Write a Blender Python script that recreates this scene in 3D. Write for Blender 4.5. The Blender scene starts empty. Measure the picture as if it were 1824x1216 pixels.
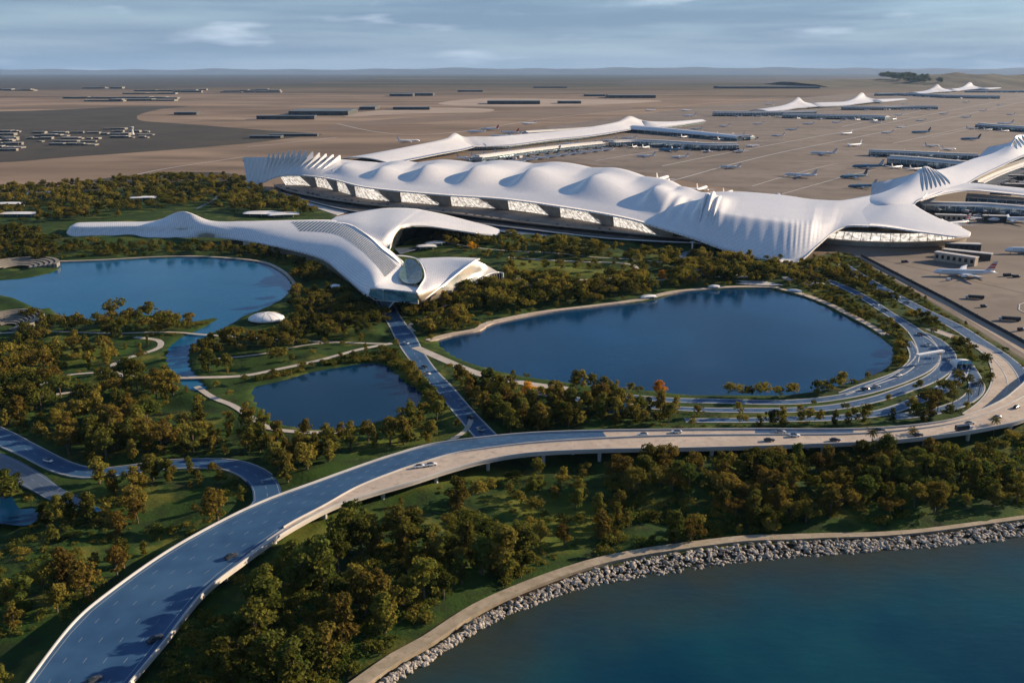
import bpy, math, random
import numpy as np
from mathutils import Vector, Matrix
from mathutils.geometry import tessellate_polygon
C = bpy.context.scene.collection
R = math.radians
SC = bpy.context.scene
# ---------------------------------------------------------------- camera
CAMH = 210.0; F = 1580.0; PITCH = math.atan(480 / F)
cd = bpy.data.cameras.new('camera'); cam = bpy.data.objects.new('camera', cd); C.objects.link(cam)
cam.location = (0, 0, CAMH); cam.rotation_euler = (math.pi / 2 - PITCH, 0, 0)
cd.sensor_width = 36; cd.lens = 36 * F / 1824; cd.clip_start = 1; cd.clip_end = 200000
SC.camera = cam
# ---------------------------------------------------------------- light
SUN_EL = 17.5
SUN_DIR = Vector((1.0, 0.40, 0)).normalized()           # horizontal direction towards the sun
SUN_AZ = math.atan2(SUN_DIR.x, SUN_DIR.y)              # clockwise from +Y
world = bpy.data.worlds.new('World'); SC.world = world; world.use_nodes = True
wn = world.node_tree; wn.nodes.clear()
def wnode(t, **k):
    n = wn.nodes.new(t)
    for a, b in k.items(): setattr(n, a, b)
    return n
wo = wnode('ShaderNodeOutputWorld'); bg = wnode('ShaderNodeBackground')
sky = wnode('ShaderNodeTexSky', sky_type='NISHITA', sun_disc=False)
sky.sun_elevation = R(SUN_EL); sky.sun_rotation = SUN_AZ; sky.air_density = 1.0; sky.dust_density = 0.6; sky.ozone_density = 3.0
tc = wnode('ShaderNodeTexCoord'); sep = wnode('ShaderNodeSeparateXYZ'); wn.links.new(tc.outputs['Generated'], sep.inputs[0])
# thin layered cloud: noise stretched along the horizon
mp = wnode('ShaderNodeMapping'); mp.inputs['Scale'].default_value = (1.1, 1.1, 15.0)
wn.links.new(tc.outputs['Generated'], mp.inputs[0])
nz = wnode('ShaderNodeTexNoise'); nz.inputs['Scale'].default_value = 2.1; nz.inputs['Detail'].default_value = 7; nz.inputs['Roughness'].default_value = 0.55
wn.links.new(mp.outputs[0], nz.inputs['Vector'])
cr = wnode('ShaderNodeValToRGB'); cr.color_ramp.elements[0].position = 0.40; cr.color_ramp.elements[1].position = 0.60
wn.links.new(nz.outputs['Fac'], cr.inputs[0])
hz = wnode('ShaderNodeMapRange'); hz.inputs['From Min'].default_value = 0.0; hz.inputs['From Max'].default_value = 0.15
hz.inputs['To Min'].default_value = 1.0; hz.inputs['To Max'].default_value = 0.0; wn.links.new(sep.outputs['Z'], hz.inputs['Value'])
tint = wnode('ShaderNodeMixRGB'); tint.blend_type = 'MULTIPLY'; tint.inputs[0].default_value = 1; tint.inputs[2].default_value = (0.80, 1.0, 1.28, 1); wn.links.new(sky.outputs[0], tint.inputs[1])
m0 = wnode('ShaderNodeMixRGB'); m0.blend_type = 'MIX'; wn.links.new(tint.outputs[0], m0.inputs[1])
m0.inputs[2].default_value = (4.8, 6.0, 7.4, 1)          # blue-grey murk low in the sky
mul = wnode('ShaderNodeMath', operation='MULTIPLY'); mul.inputs[1].default_value = 0.80
wn.links.new(hz.outputs[0], mul.inputs[0]); wn.links.new(mul.outputs[0], m0.inputs[0])
m1 = wnode('ShaderNodeMixRGB'); m1.blend_type = 'MIX'; m1.inputs[2].default_value = (1.9, 2.9, 4.3, 1)
wn.links.new(m0.outputs[0], m1.inputs[1])
cm = wnode('ShaderNodeMath', operation='MULTIPLY'); cm.inputs[1].default_value = 0.75; wn.links.new(cr.outputs[0], cm.inputs[0]); wn.links.new(cm.outputs[0], m1.inputs[0])
# small bright puffs
mp2 = wnode('ShaderNodeMapping'); mp2.inputs['Scale'].default_value = (5, 5, 30.0); mp2.inputs['Location'].default_value = (1.3, 0.2, 0.35)
wn.links.new(tc.outputs['Generated'], mp2.inputs[0])
nz2 = wnode('ShaderNodeTexNoise'); nz2.inputs['Scale'].default_value = 1.5; nz2.inputs['Detail'].default_value = 6
wn.links.new(mp2.outputs[0], nz2.inputs['Vector'])
cr2 = wnode('ShaderNodeValToRGB'); cr2.color_ramp.elements[0].position = 0.58; cr2.color_ramp.elements[1].position = 0.86
wn.links.new(nz2.outputs['Fac'], cr2.inputs[0])
m2 = wnode('ShaderNodeMixRGB'); m2.inputs[2].default_value = (8.5, 9.6, 11.0, 1)
wn.links.new(m1.outputs[0], m2.inputs[1]); wn.links.new(cr2.outputs[0], m2.inputs[0])
wn.links.new(m2.outputs[0], bg.inputs['Color']); bg.inputs['Strength'].default_value = 0.053
wn.links.new(bg.outputs[0], wo.inputs[0])
sd = bpy.data.lights.new('sun', 'SUN'); sun = bpy.data.objects.new('sun', sd); C.objects.link(sun)
sd.energy = 5.0; sd.angle = R(0.6); sd.color = (1.0, 0.78, 0.54)
sv = Vector((SUN_DIR.x * math.cos(R(SUN_EL)), SUN_DIR.y * math.cos(R(SUN_EL)), math.sin(R(SUN_EL))))
sun.rotation_euler = sv.to_track_quat('Z', 'Y').to_euler(); sun.location = (0, 0, 500)
SC.view_settings.view_transform = 'Standard'; SC.view_settings.look = 'None'; SC.view_settings.gamma = 1; SC.view_settings.exposure = 0.92
SC.cycles.max_bounces = 6; SC.cycles.diffuse_bounces = 2; SC.cycles.glossy_bounces = 3; SC.cycles.transmission_bounces = 3
SC.cycles.transparent_max_bounces = 6; SC.cycles.volume_bounces = 0; SC.cycles.caustics_reflective = False; SC.cycles.caustics_refractive = False
# ---------------------------------------------------------------- helpers
cP, sP = math.cos(PITCH), math.sin(PITCH)
def P(x, y, h=1.0):
    """the point at height h whose direction from the viewpoint is photo pixel (x, y): used to survey the site plan"""
    u = (x - 912) / F; v = (608 - y) / F
    dz = -sP + v * cP
    t = (h - CAMH) / dz
    return (u * t, (cP + v * sP) * t, h)
def PS(pts, h=1.0): return [P(p[0], p[1], p[2] if len(p) > 2 else h) for p in pts]
def cr_spline(pts, step=6.0, closed=False, n=None):
    p = np.array(pts, float); m = len(p); out = []
    seg = m if closed else m - 1
    for i in range(seg):
        if closed: a, b, c, d = p[(i - 1) % m], p[i], p[(i + 1) % m], p[(i + 2) % m]
        else: a, b, c, d = p[max(i - 1, 0)], p[i], p[i + 1], p[min(i + 2, m - 1)]
        k = n if n else max(1, int(np.linalg.norm((c - b)[:2]) / step))
        for j in range(k):
            t = j / k
            out.append(0.5 * ((2 * b) + (c - a) * t + (2 * a - 5 * b + 4 * c - d) * t * t + (3 * b - a - 3 * c + d) * t ** 3))
    if not closed: out.append(p[-1])
    return np.array(out)
def resample(p, n):
    p = np.array(p, float); d = np.r_[0, np.cumsum(np.linalg.norm(np.diff(p, axis=0), axis=1))]
    s = np.linspace(0, d[-1], n); return np.stack([np.interp(s, d, p[:, k]) for k in range(p.shape[1])], 1)
def mesh(name, V, Fc, mat=None, parent=None, smooth=False):
    me = bpy.data.meshes.new(name)
    if isinstance(V, np.ndarray): V = V.tolist()
    me.from_pydata(V, [], Fc if isinstance(Fc, list) else Fc.tolist()); me.update()
    if smooth: me.polygons.foreach_set('use_smooth', [True] * len(me.polygons))
    o = bpy.data.objects.new(name, me); C.objects.link(o)
    if mat: me.materials.append(mat)
    if parent: o.parent = parent
    return o
def tag(o, label=None, cat=None, group=None, kind=None):
    if label: o['label'] = label
    if cat: o['category'] = cat
    if group: o['group'] = group
    if kind: o['kind'] = kind
    return o
def empty(name, loc=(0, 0, 0), rz=0.0, label=None, cat=None, group=None):
    o = bpy.data.objects.new(name, None); C.objects.link(o); o.location = loc; o.rotation_euler = (0, 0, rz)
    o.empty_display_size = 1
    return tag(o, label, cat, group)
def kids(o): return [c for c in bpy.data.objects if c.parent == o]
def copy_tree(src, loc, rz=0.0, sc=None, label=None, group=None, cat=None, tree=None):
    r = src.copy(); C.objects.link(r); r.location = loc; r.rotation_euler = (0, 0, rz)
    if sc is not None: r.scale = sc if hasattr(sc, '__len__') else (sc, sc, sc)
    tag(r, label, cat, group)
    for ch, gs in tree:
        c = ch.copy(); C.objects.link(c); c.parent = r
        for g in gs:
            d = g.copy(); C.objects.link(d); d.parent = c
    return r
def tree_of(o): return [(c, kids(c)) for c in kids(o)]
class MB:
    def __init__(s): s.V = []; s.F = []
    def add(s, V, Fc):
        b = len(s.V); s.V += [tuple(v) for v in V]; s.F += [tuple(i + b for i in f) for f in Fc]; return s
    def box(s, x0, y0, z0, x1, y1, z1, M=None):
        V = [(x0, y0, z0), (x1, y0, z0), (x1, y1, z0), (x0, y1, z0), (x0, y0, z1), (x1, y0, z1), (x1, y1, z1), (x0, y1, z1)]
        if M is not None: V = [tuple(M @ Vector(v)) for v in V]
        return s.add(V, [(0, 3, 2, 1), (4, 5, 6, 7), (0, 1, 5, 4), (1, 2, 6, 5), (2, 3, 7, 6), (3, 0, 4, 7)])
    def tube(s, a, b, ra, rb=None, n=8, cap=True):
        rb = ra if rb is None else rb; a = Vector(a); b = Vector(b); d = (b - a).normalized()
        u = d.orthogonal().normalized(); w = d.cross(u)
        V = []
        for p, r in ((a, ra), (b, rb)):
            for k in range(n):
                t = 2 * math.pi * k / n; V.append(tuple(p + (u * math.cos(t) + w * math.sin(t)) * r))
        Fc = [(k, (k + 1) % n, n + (k + 1) % n, n + k) for k in range(n)]
        if cap: Fc += [tuple(range(n - 1, -1, -1)), tuple(range(n, 2 * n))]
        return s.add(V, Fc)
    def rings(s, rs, closed=True, caps=True):
        n = len(rs[0]); V = [p for r in rs for p in r]; Fc = []
        for i in range(len(rs) - 1):
            for k in range(n if closed else n - 1):
                a = i * n + k; b = i * n + (k + 1) % n; Fc.append((a, b, b + n, a + n))
        if caps and closed: Fc += [tuple(range(n - 1, -1, -1)), tuple(range((len(rs) - 1) * n, len(rs) * n))]
        return s.add(V, Fc)
    def build(s, name, mat, parent=None, smooth=False): return mesh(name, s.V, s.F, mat, parent, smooth)
# ---------------------------------------------------------------- materials
def mat_new(name):
    m = bpy.data.materials.new(name); m.use_nodes = True; nt = m.node_tree
    b = nt.nodes['Principled BSDF']; return m, nt, b
def nd(nt, t, **k):
    n = nt.nodes.new(t)
    for a, b in k.items(): setattr(n, a, b)
    return n
def noise_fac(nt, scale, detail=4, rough=0.6, coord='pos', lo=0.35, hi=0.65, stretch=None):
    if coord == 'pos':
        g = nd(nt, 'ShaderNodeNewGeometry'); src = g.outputs['Position']
    else:
        g = nd(nt, 'ShaderNodeTexCoord'); src = g.outputs['Object']
    if stretch:
        mpn = nd(nt, 'ShaderNodeMapping'); mpn.inputs['Scale'].default_value = stretch; nt.links.new(src, mpn.inputs[0]); src = mpn.outputs[0]
    n = nd(nt, 'ShaderNodeTexNoise'); n.inputs['Scale'].default_value = scale; n.inputs['Detail'].default_value = detail; n.inputs['Roughness'].default_value = rough
    nt.links.new(src, n.inputs['Vector'])
    r = nd(nt, 'ShaderNodeMapRange'); r.inputs['From Min'].default_value = lo; r.inputs['From Max'].default_value = hi
    nt.links.new(n.outputs['Fac'], r.inputs['Value']); return r.outputs[0]
def mixc(nt, fac, a, b, mode='MIX'):
    m = nd(nt, 'ShaderNodeMixRGB'); m.blend_type = mode
    for i, v in ((0, fac), (1, a), (2, b)):
        if isinstance(v, (int, float)): m.inputs[i].default_value = v
        elif isinstance(v, tuple): m.inputs[i].default_value = (*v, 1)
        else: nt.links.new(v, m.inputs[i])
    return m.outputs[0]
def noisy(name, c1, c2, scale, rough=0.8, detail=5, c3=None, scale3=None, spec=0.3, bump=0.0, bscale=1.0, stretch=None, metal=0.0, coord='pos'):
    m, nt, b = mat_new(name)
    col = mixc(nt, noise_fac(nt, scale, detail, stretch=stretch, coord=coord), c1, c2)
    if c3: col = mixc(nt, noise_fac(nt, scale3, 3, lo=0.5, hi=0.7, coord=coord), col, c3)
    nt.links.new(col, b.inputs['Base Color']); b.inputs['Roughness'].default_value = rough; b.inputs['Specular IOR Level'].default_value = spec
    b.inputs['Metallic'].default_value = metal
    if bump:
        bn = nd(nt, 'ShaderNodeBump'); bn.inputs['Strength'].default_value = bump; bn.inputs['Distance'].default_value = 1.0
        nt.links.new(noise_fac(nt, bscale, 4, lo=0, hi=1, coord=coord), bn.inputs['Height']); nt.links.new(bn.outputs[0], b.inputs['Normal'])
    return m
def water_mat(name, c1, c2, scale=0.004, rough=0.05, wscale=0.22, wstr=0.32, shore=None):
    m, nt, b = mat_new(name)
    col = mixc(nt, noise_fac(nt, scale, 3), c1, c2)
    if shore:   # pale brown shallows over the stony bed, by distance from the bank
        at = nd(nt, 'ShaderNodeAttribute'); at.attribute_name = 'shore'; col = mixc(nt, at.outputs['Fac'], col, shore)
    rr_ = nd(nt, 'ShaderNodeMapRange'); rr_.inputs['To Min'].default_value = rough; rr_.inputs['To Max'].default_value = rough + 0.10; nt.links.new(noise_fac(nt, 0.012, 4, lo=0.42, hi=0.6, stretch=(0.5, 1.6, 1)), rr_.inputs['Value']); nt.links.new(rr_.outputs[0], b.inputs['Roughness'])
    nt.links.new(col, b.inputs['Base Color']); b.inputs['IOR'].default_value = 1.33
    b.inputs['Specular IOR Level'].default_value = 0.34
    bn = nd(nt, 'ShaderNodeBump'); bn.inputs['Strength'].default_value = wstr; bn.inputs['Distance'].default_value = 0.35
    nt.links.new(noise_fac(nt, wscale, 5, lo=0, hi=1, stretch=(0.7, 1.6, 1)), bn.inputs['Height']); nt.links.new(bn.outputs[0], b.inputs['Normal'])
    return m
M = {}
M['desert'] = None
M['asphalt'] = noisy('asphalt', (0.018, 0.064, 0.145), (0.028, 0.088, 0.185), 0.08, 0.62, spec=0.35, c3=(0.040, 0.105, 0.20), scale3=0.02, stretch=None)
M['asphalt_grey'] = noisy('asphalt_grey', (0.06, 0.085, 0.125), (0.09, 0.12, 0.16), 0.06, 0.5, spec=0.5)
M['concrete'] = noisy('concrete', (0.40, 0.33, 0.27), (0.50, 0.42, 0.34), 0.05, 0.8, c3=(0.34, 0.28, 0.23), scale3=0.25)
M['pale_concrete'] = noisy('pale_concrete', (0.42, 0.42, 0.42), (0.52, 0.51, 0.50), 0.08, 0.7)
M['path'] = noisy('path', (0.36, 0.33, 0.29), (0.46, 0.42, 0.37), 0.1, 0.85)
M['sand'] = noisy('sand', (0.27, 0.225, 0.165), (0.38, 0.32, 0.24), 0.15, 0.9, c3=(0.24, 0.20, 0.13), scale3=0.4)
M['paint'] = noisy('paint', (0.26, 0.31, 0.38), (0.20, 0.25, 0.32), 0.5, 0.6)
M['apron'] = noisy('apron', (0.130, 0.106, 0.086), (0.215, 0.178, 0.148), 0.006, 0.85, c3=(0.115, 0.093, 0.078), scale3=0.02, stretch=(0.4, 1, 1))
M['white'] = noisy('white_panel', (0.78, 0.77, 0.76), (0.84, 0.83, 0.82), 0.03, 0.38, spec=0.5)
M['rock'] = noisy('rock', (0.44, 0.40, 0.35), (0.22, 0.195, 0.165), 0.35, 0.9, c3=(0.10, 0.08, 0.06), scale3=0.2, bump=0.5, bscale=1.2)
M['bark'] = noisy('bark', (0.09, 0.065, 0.045), (0.14, 0.11, 0.08), 1.0, 0.9, coord='obj')
M['dark'] = noisy('dark_metal', (0.03, 0.032, 0.035), (0.05, 0.05, 0.055), 0.3, 0.5)
M['lake_w'] = water_mat('lake_water_mat', (0.004, 0.070, 0.160), (0.008, 0.100, 0.210))
M['pond_w'] = water_mat('pond_water_mat', (0.001, 0.022, 0.056), (0.002, 0.036, 0.085))
M['lake_e'] = water_mat('east_water_mat', (0.0015, 0.024, 0.064), (0.004, 0.050, 0.125))
M['sea_w'] = water_mat('sea_water_mat', (0.001, 0.030, 0.060), (0.005, 0.056, 0.076), 0.014, 0.10, 0.16, 0.6, shore=(0.030, 0.034, 0.018))
# ---------------------------------------------------------------- site plan (surveyed outlines, photo pixels)
LAKE1 = [(-90,505),(-30,500),(30,497),(62,492),(92,485),(104,476),(98,467),(180,465),(280,460),(350,459),(420,463),(470,470),(502,486),(519,507),(512,524),(490,540),(455,556),(428,566),(412,578),(388,590),(372,597),(360,604),(350,612),(340,624),(336,641),(339,655),(350,668),(360,682),(370,694),(356,700),(330,690),(314,672),(301,655),(296,635),(303,617),(320,603),(342,592),(368,580),(389,566),(340,574),(300,569),(262,561),(225,560),(195,566),(165,573),(135,572),(112,566),(96,556),(86,548),(76,553),(60,548),(40,538),(18,530),(-20,525),(-90,530)]
POND = [(450,690),(453,715),(468,735),(480,748),(510,759),(560,766),(610,765),(650,757),(700,745),(740,729),(752,712),(745,695),(722,680),(702,662),(682,649),(650,646),(610,653),(560,661),(500,678),(465,685)]
LAKE2 = [(778,605),(800,599),(850,590),(875,578),(960,560),(1050,548),(1150,537),(1200,523),(1250,518),(1300,515),(1370,514),(1385,519),(1430,530),(1470,547),(1500,562),(1540,583),(1572,602),(1590,620),(1591,640),(1582,655),(1555,669),(1520,681),(1480,692),(1440,700),(1380,706),(1300,705),(1220,704),(1150,696),(1080,692),(1035,686),(980,678),(930,671),(880,660),(830,645),(800,630),(785,618)]
SHORE = [(640,1290),(700,1216),(760,1180),(800,1152),(850,1122),(900,1097),(950,1077),(1000,1057),(1060,1042),(1120,1031),(1200,1019),(1300,1004),(1400,994),(1500,986),(1600,978),(1700,970),(1824,957),(2100,930)]
w1 = cr_spline(PS(LAKE1, 0.0), 8, True)[:, :2]; w2 = cr_spline(PS(POND, 0.0), 6, True)[:, :2]; w3 = cr_spline(PS(LAKE2, 0.0), 10, True)[:, :2]
shore = cr_spline(PS(SHORE, 0.0), 6)[:, :2]
sea = np.vstack([shore, [[1290, shore[-1][1] + 60], [1290, -190], [shore[0][0] - 60, -190]]])
def sdf(X, Y, poly):
    """signed distance to a closed polygon, negative inside"""
    d = np.full(X.shape, 1e9); ins = np.zeros(X.shape, bool)
    for a, b in zip(poly, np.roll(poly, -1, 0)):
        e = b - a; L = e @ e + 1e-9
        t = np.clip(((X - a[0]) * e[0] + (Y - a[1]) * e[1]) / L, 0, 1)
        d = np.minimum(d, (X - a[0] - t * e[0]) ** 2 + (Y - a[1] - t * e[1]) ** 2)
        c = ((a[1] > Y) != (b[1] > Y)); dy = b[1] - a[1]
        if abs(dy) > 1e-9: ins ^= c & (X < (b[0] - a[0]) * (Y - a[1]) / dy + a[0])
    d = np.sqrt(d); return np.where(ins, -d, d)
def pdist(X, Y, line):
    d = np.full(X.shape, 1e9)
    for a, b in zip(line[:-1], line[1:]):
        e = b - a; L = e @ e + 1e-9
        t = np.clip(((X - a[0]) * e[0] + (Y - a[1]) * e[1]) / L, 0, 1)
        d = np.minimum(d, (X - a[0] - t * e[0]) ** 2 + (Y - a[1] - t * e[1]) ** 2)
    return np.sqrt(d)
# roads and paths at ground level: name, centre line px, half width m, material, label
G = 1.0
ROADS = [
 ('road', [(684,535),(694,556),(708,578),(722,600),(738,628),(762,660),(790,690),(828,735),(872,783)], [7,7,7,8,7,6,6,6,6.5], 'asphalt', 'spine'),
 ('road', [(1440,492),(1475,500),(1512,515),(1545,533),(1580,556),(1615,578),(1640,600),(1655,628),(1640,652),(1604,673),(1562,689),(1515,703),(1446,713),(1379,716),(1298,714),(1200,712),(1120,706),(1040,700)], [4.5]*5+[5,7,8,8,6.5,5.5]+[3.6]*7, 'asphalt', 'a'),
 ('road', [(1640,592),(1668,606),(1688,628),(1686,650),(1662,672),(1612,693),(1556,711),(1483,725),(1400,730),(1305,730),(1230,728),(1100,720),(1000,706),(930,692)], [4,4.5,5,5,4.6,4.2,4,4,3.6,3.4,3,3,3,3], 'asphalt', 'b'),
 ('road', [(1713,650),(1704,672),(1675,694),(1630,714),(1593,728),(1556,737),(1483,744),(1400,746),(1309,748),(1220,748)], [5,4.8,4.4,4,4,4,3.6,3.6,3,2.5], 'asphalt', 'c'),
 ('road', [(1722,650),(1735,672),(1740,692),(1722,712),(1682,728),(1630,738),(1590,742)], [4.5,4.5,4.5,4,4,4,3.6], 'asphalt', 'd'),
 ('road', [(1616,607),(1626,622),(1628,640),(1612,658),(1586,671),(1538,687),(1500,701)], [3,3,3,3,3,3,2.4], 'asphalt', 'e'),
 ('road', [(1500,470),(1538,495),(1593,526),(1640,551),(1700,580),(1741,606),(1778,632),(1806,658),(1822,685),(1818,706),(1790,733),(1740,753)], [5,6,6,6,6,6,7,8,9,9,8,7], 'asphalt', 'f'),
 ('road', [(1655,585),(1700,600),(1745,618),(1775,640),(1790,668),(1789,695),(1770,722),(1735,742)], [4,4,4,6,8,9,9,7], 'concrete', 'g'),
 ('path', [(-40,595),(80,590),(200,593),(300,591),(370,596),(480,603),(600,609),(690,612)], [1.6]*8, 'path', 'a'),
 ('path', [(240,600),(282,606),(284,618),(262,627),(228,637),(203,648),(198,658),(222,669),(275,672),(340,672),(430,669),(500,656),(570,641),(640,622),(698,611)], [2.4]*15, 'path', 'b'),
 ('path', [(905,496),(960,497),(1040,498),(1110,492),(1135,482),(1128,472),(1100,468),(1040,466),(960,462),(905,458)], [2.5]*10, 'path', 'c'),
 ('path', [(1330,478),(1275,474),(1228,464),(1216,456),(1226,449),(1260,446)], [4,4,4,4,4,5], 'asphalt_grey', 'd'),
 ('path', [(738,590),(728,580),(745,572),(775,555),(800,540)], [1.8]*5, 'path', 'e'),
 ('path', [(840,745),(830,765),(800,785),(760,797),(720,808)], [1.6]*5, 'path', 'f'),
 ('path', [(740,618),(790,640),(840,661),(880,672),(940,683),(1010,692)], [4]*6, 'path', 'g'),
 ('path', [(100,702),(130,698),(158,692)], [2]*3, 'path', 'h'),
 ('path', [(780,428),(840,440),(900,446),(980,450),(1060,458),(1130,462),(1200,470),(1260,484),(1320,490)], [1.6]*9, 'path', 'j'),
 ('path', [(905,500),(960,510),(1040,512),(1110,506),(1180,498),(1250,492)], [2.2]*6, 'asphalt_grey', 'k'),
 ('path', [(0,690),(60,688),(120,668),(200,662)], [1.4]*4, 'path', 'l'),
 ('path', [(360,640),(420,636),(480,628),(540,615),(600,609)], [1.4]*5, 'path', 'm'),
 ('path', [(60,350),(140,352),(220,346),(300,340),(370,345),(385,352),(350,372)], [2.4]*7, 'asphalt_grey', 'n'),
 ('path', [(350,688),(380,708),(415,722),(450,745),(480,762),(520,768),(560,770),(610,769)], [2.2]*8, 'path', 'i'),
]
SHORELINE_PATH = [(590,1250),(645,1210),(705,1168),(760,1138),(850,1080),(950,1036),(1050,1002),(1130,984),(1200,973),(1320,958),(1400,955),(1480,952),(1560,950),(1640,944),(1720,934),(1824,920),(2000,898)]
RIM2 = [(762,606),(800,595),(850,586),(872,574),(960,556),(1050,545),(1140,533),(1195,520),(1250,514),(1300,510.5),(1372,510),(1392,514),(1434,525),(1476,541),(1506,556),(1545,576),(1578,596)]
RIM1 = [(98,465),(180,462.5),(280,457),(350,456),(420,460),(472,467),(506,484),(525,506),(524,520)]
RIMP = [(470,662),(500,673),(560,656),(610,648),(650,641),(690,644)]
# elevated motorway: outer(left/top) and inner(right/bottom) edges
ZB = 8.0
DK_L = [(20,1262),(50,1216),(130,1112),(200,1052),(300,982),(400,926),(478,890),(560,860),(640,831),(700,811),(770,792),(860,780),(950,772),(1060,768),(1200,766),(1345,765),(1520,765),(1640,757),(1715,743),(1780,716),(1815,690),(1860,650),(1960,590),(2120,530)]
DK_M = [(200,1262),(228,1216),(290,1140),(360,1052),(430,995),(505,940),(575,902),(636,868),(700,842),(750,825),(810,808),(880,797),(960,788),(1070,781),(1200,776),(1345,774.5),(1520,773),(1650,762),(1730,746),(1795,721),(1840,695),(1890,660),(1990,602),(2150,540)]
DK_R = [(205,1262),(233,1216),(296,1141),(366,1055),(437,999),(513,946),(590,905),(655,882),(735,859),(800,838),(868,820),(945,808),(1060,802),(1224,799),(1345,796),(1430,793),(1583,786),(1698,773),(1775,760),(1824,748),(1870,725),(1930,690),(2030,630),(2190,562)]
dkl, dkm, dkr = [cr_spline(PS(a, ZB), n=10) for a in (DK_L, DK_M, DK_R)]
RAMP = [(-60,752),(0,778),(55,804),(110,831),(160,842),(220,838),(290,828),(360,825),(412,828),(450,842),(470,860),(476,880),(470,900),(420,928),(352,964),(300,1000)]
RAMP_W = [8,8,7.5,6.5,6,6,6,6,6,6,6.5,7,7,6,5,3]
SPUR = [(-60,800),(0,822),(50,850),(105,884),(150,898)]
rampc = cr_spline(PS(RAMP, 3.0), 6); spurc = cr_spline(PS(SPUR, 1.6), 6)
road_lines = []
for nm, px, hw, mt, key in ROADS:
    c = cr_spline([(*P(x, y, G + 0.3)[:2], w) for (x, y), w in zip(px, hw)], 6); road_lines.append((nm, c, mt, key))
spath = cr_spline(PS(SHORELINE_PATH, 2.0), 5)
def clear_dist(X, Y):
    d = np.minimum(pdist(X, Y, rampc[:, :2]), pdist(X, Y, spurc[:, :2])) - 8
    for nm, c, mt, key in road_lines: d = np.minimum(d, pdist(X, Y, c[::2, :2]) - np.interp(0, [0], [c[:, 2].mean()]))
    return d
# ---------------------------------------------------------------- terrain of the park
xs = np.arange(-1300, 1301, 5.0); ys = np.concatenate([np.arange(-200, 200, 20.0), np.arange(200, 700, 3.0), np.arange(700, 1300, 5.0), np.arange(1300, 2101, 10.0)])
X, Y = np.meshgrid(xs, ys)
S1, S2, S3, S4 = sdf(X, Y, w1), sdf(X, Y, w2), sdf(X, Y, w3), sdf(X, Y, sea)
SW = np.minimum(np.minimum(S1, S2), S3)
CD = clear_dist(X, Y)
rs = np.random.RandomState(3)
def vnoise(X, Y, s, seed):
    r = np.random.RandomState(seed); g = r.rand(64, 64)
    x = (X / s) % 64; y = (Y / s) % 64; i = np.floor(x).astype(int); j = np.floor(y).astype(int); fx = x - i; fy = y - j
    fx = fx * fx * (3 - 2 * fx); fy = fy * fy * (3 - 2 * fy); i %= 64; j %= 64; i1 = (i + 1) % 64; j1 = (j + 1) % 64
    return (g[j, i] * (1 - fx) + g[j, i1] * fx) * (1 - fy) + (g[j1, i] * (1 - fx) + g[j1, i1] * fx) * fy
APRON = [(1519,453),(1560,480),(1610,508),(1667,542),(1740,586),(1824,640),(1950,712),(2150,700),(2600,560),(2600,330),(1700,330),(1560,330),(1400,380),(1470,425)]
apr = np.array([p[:2] for p in PS(APRON)])
SA = sdf(X, Y, apr)
sm = lambda d, a, b: np.clip((d - a) / (b - a), 0, 1) ** 2 * (3 - 2 * np.clip((d - a) / (b - a), 0, 1))
mask = sm(SW, 2, 30) * sm(CD, 2, 18) * sm(SA, 2, 20) * (1 - sm(Y, 1150, 1300)) * sm(S4, 4, 30) * (1 - sm(np.abs(X), 1150, 1280))
bumps = 7.0 * (vnoise(X, Y, 55, 1) - 0.5) + 3.6 * (vnoise(X, Y, 21, 2) - 0.5) + 0.8 * (vnoise(X, Y, 9, 4) - 0.5)
Z = G + mask * bumps
Z = np.where(SW < 3, -2.5 + (G + 2.5) * sm(SW, -4.5, 1.0), Z)
SS = S4 - 1.5 * (vnoise(X, Y, 12, 7) - 0.5)
Z = np.where(S4 < 14, np.minimum(Z, -3 + (G + 3.0) * sm(SS, -7, 13) + 0), Z)
def height_at(x, y):
    i = np.clip(np.searchsorted(xs, x) - 1, 0, len(xs) - 2); j = np.clip(np.searchsorted(ys, y) - 1, 0, len(ys) - 2)
    fx = (x - xs[i]) / (xs[i + 1] - xs[i]); fy = (y - ys[j]) / (ys[j + 1] - ys[j])
    return (Z[j, i] * (1 - fx) + Z[j, i + 1] * fx) * (1 - fy) + (Z[j + 1, i] * (1 - fx) + Z[j + 1, i + 1] * fx) * fy
def grid_faces(nx, ny):
    i = np.arange(nx - 1)[None, :] + np.arange(ny - 1)[:, None] * nx; i = i.ravel()
    return np.stack([i, i + 1, i + 1 + nx, i + nx], 1)
def fast_mesh(name, V, Q, mat, smooth=True):
    me = bpy.data.meshes.new(name); V = np.asarray(V, np.float32); Q = np.asarray(Q, np.int32); k = Q.shape[1]
    me.vertices.add(len(V)); me.vertices.foreach_set('co', V.ravel())
    me.loops.add(Q.size); me.loops.foreach_set('vertex_index', Q.ravel())
    me.polygons.add(len(Q)); me.polygons.foreach_set('loop_start', np.arange(len(Q), dtype=np.int32) * k)
    me.polygons.foreach_set('use_smooth', np.full(len(Q), smooth)); me.update(calc_edges=True)
    if mat: me.materials.append(mat)
    return me
def px_poly_(px): return np.array([p[:2] for p in PS(px)])
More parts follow.
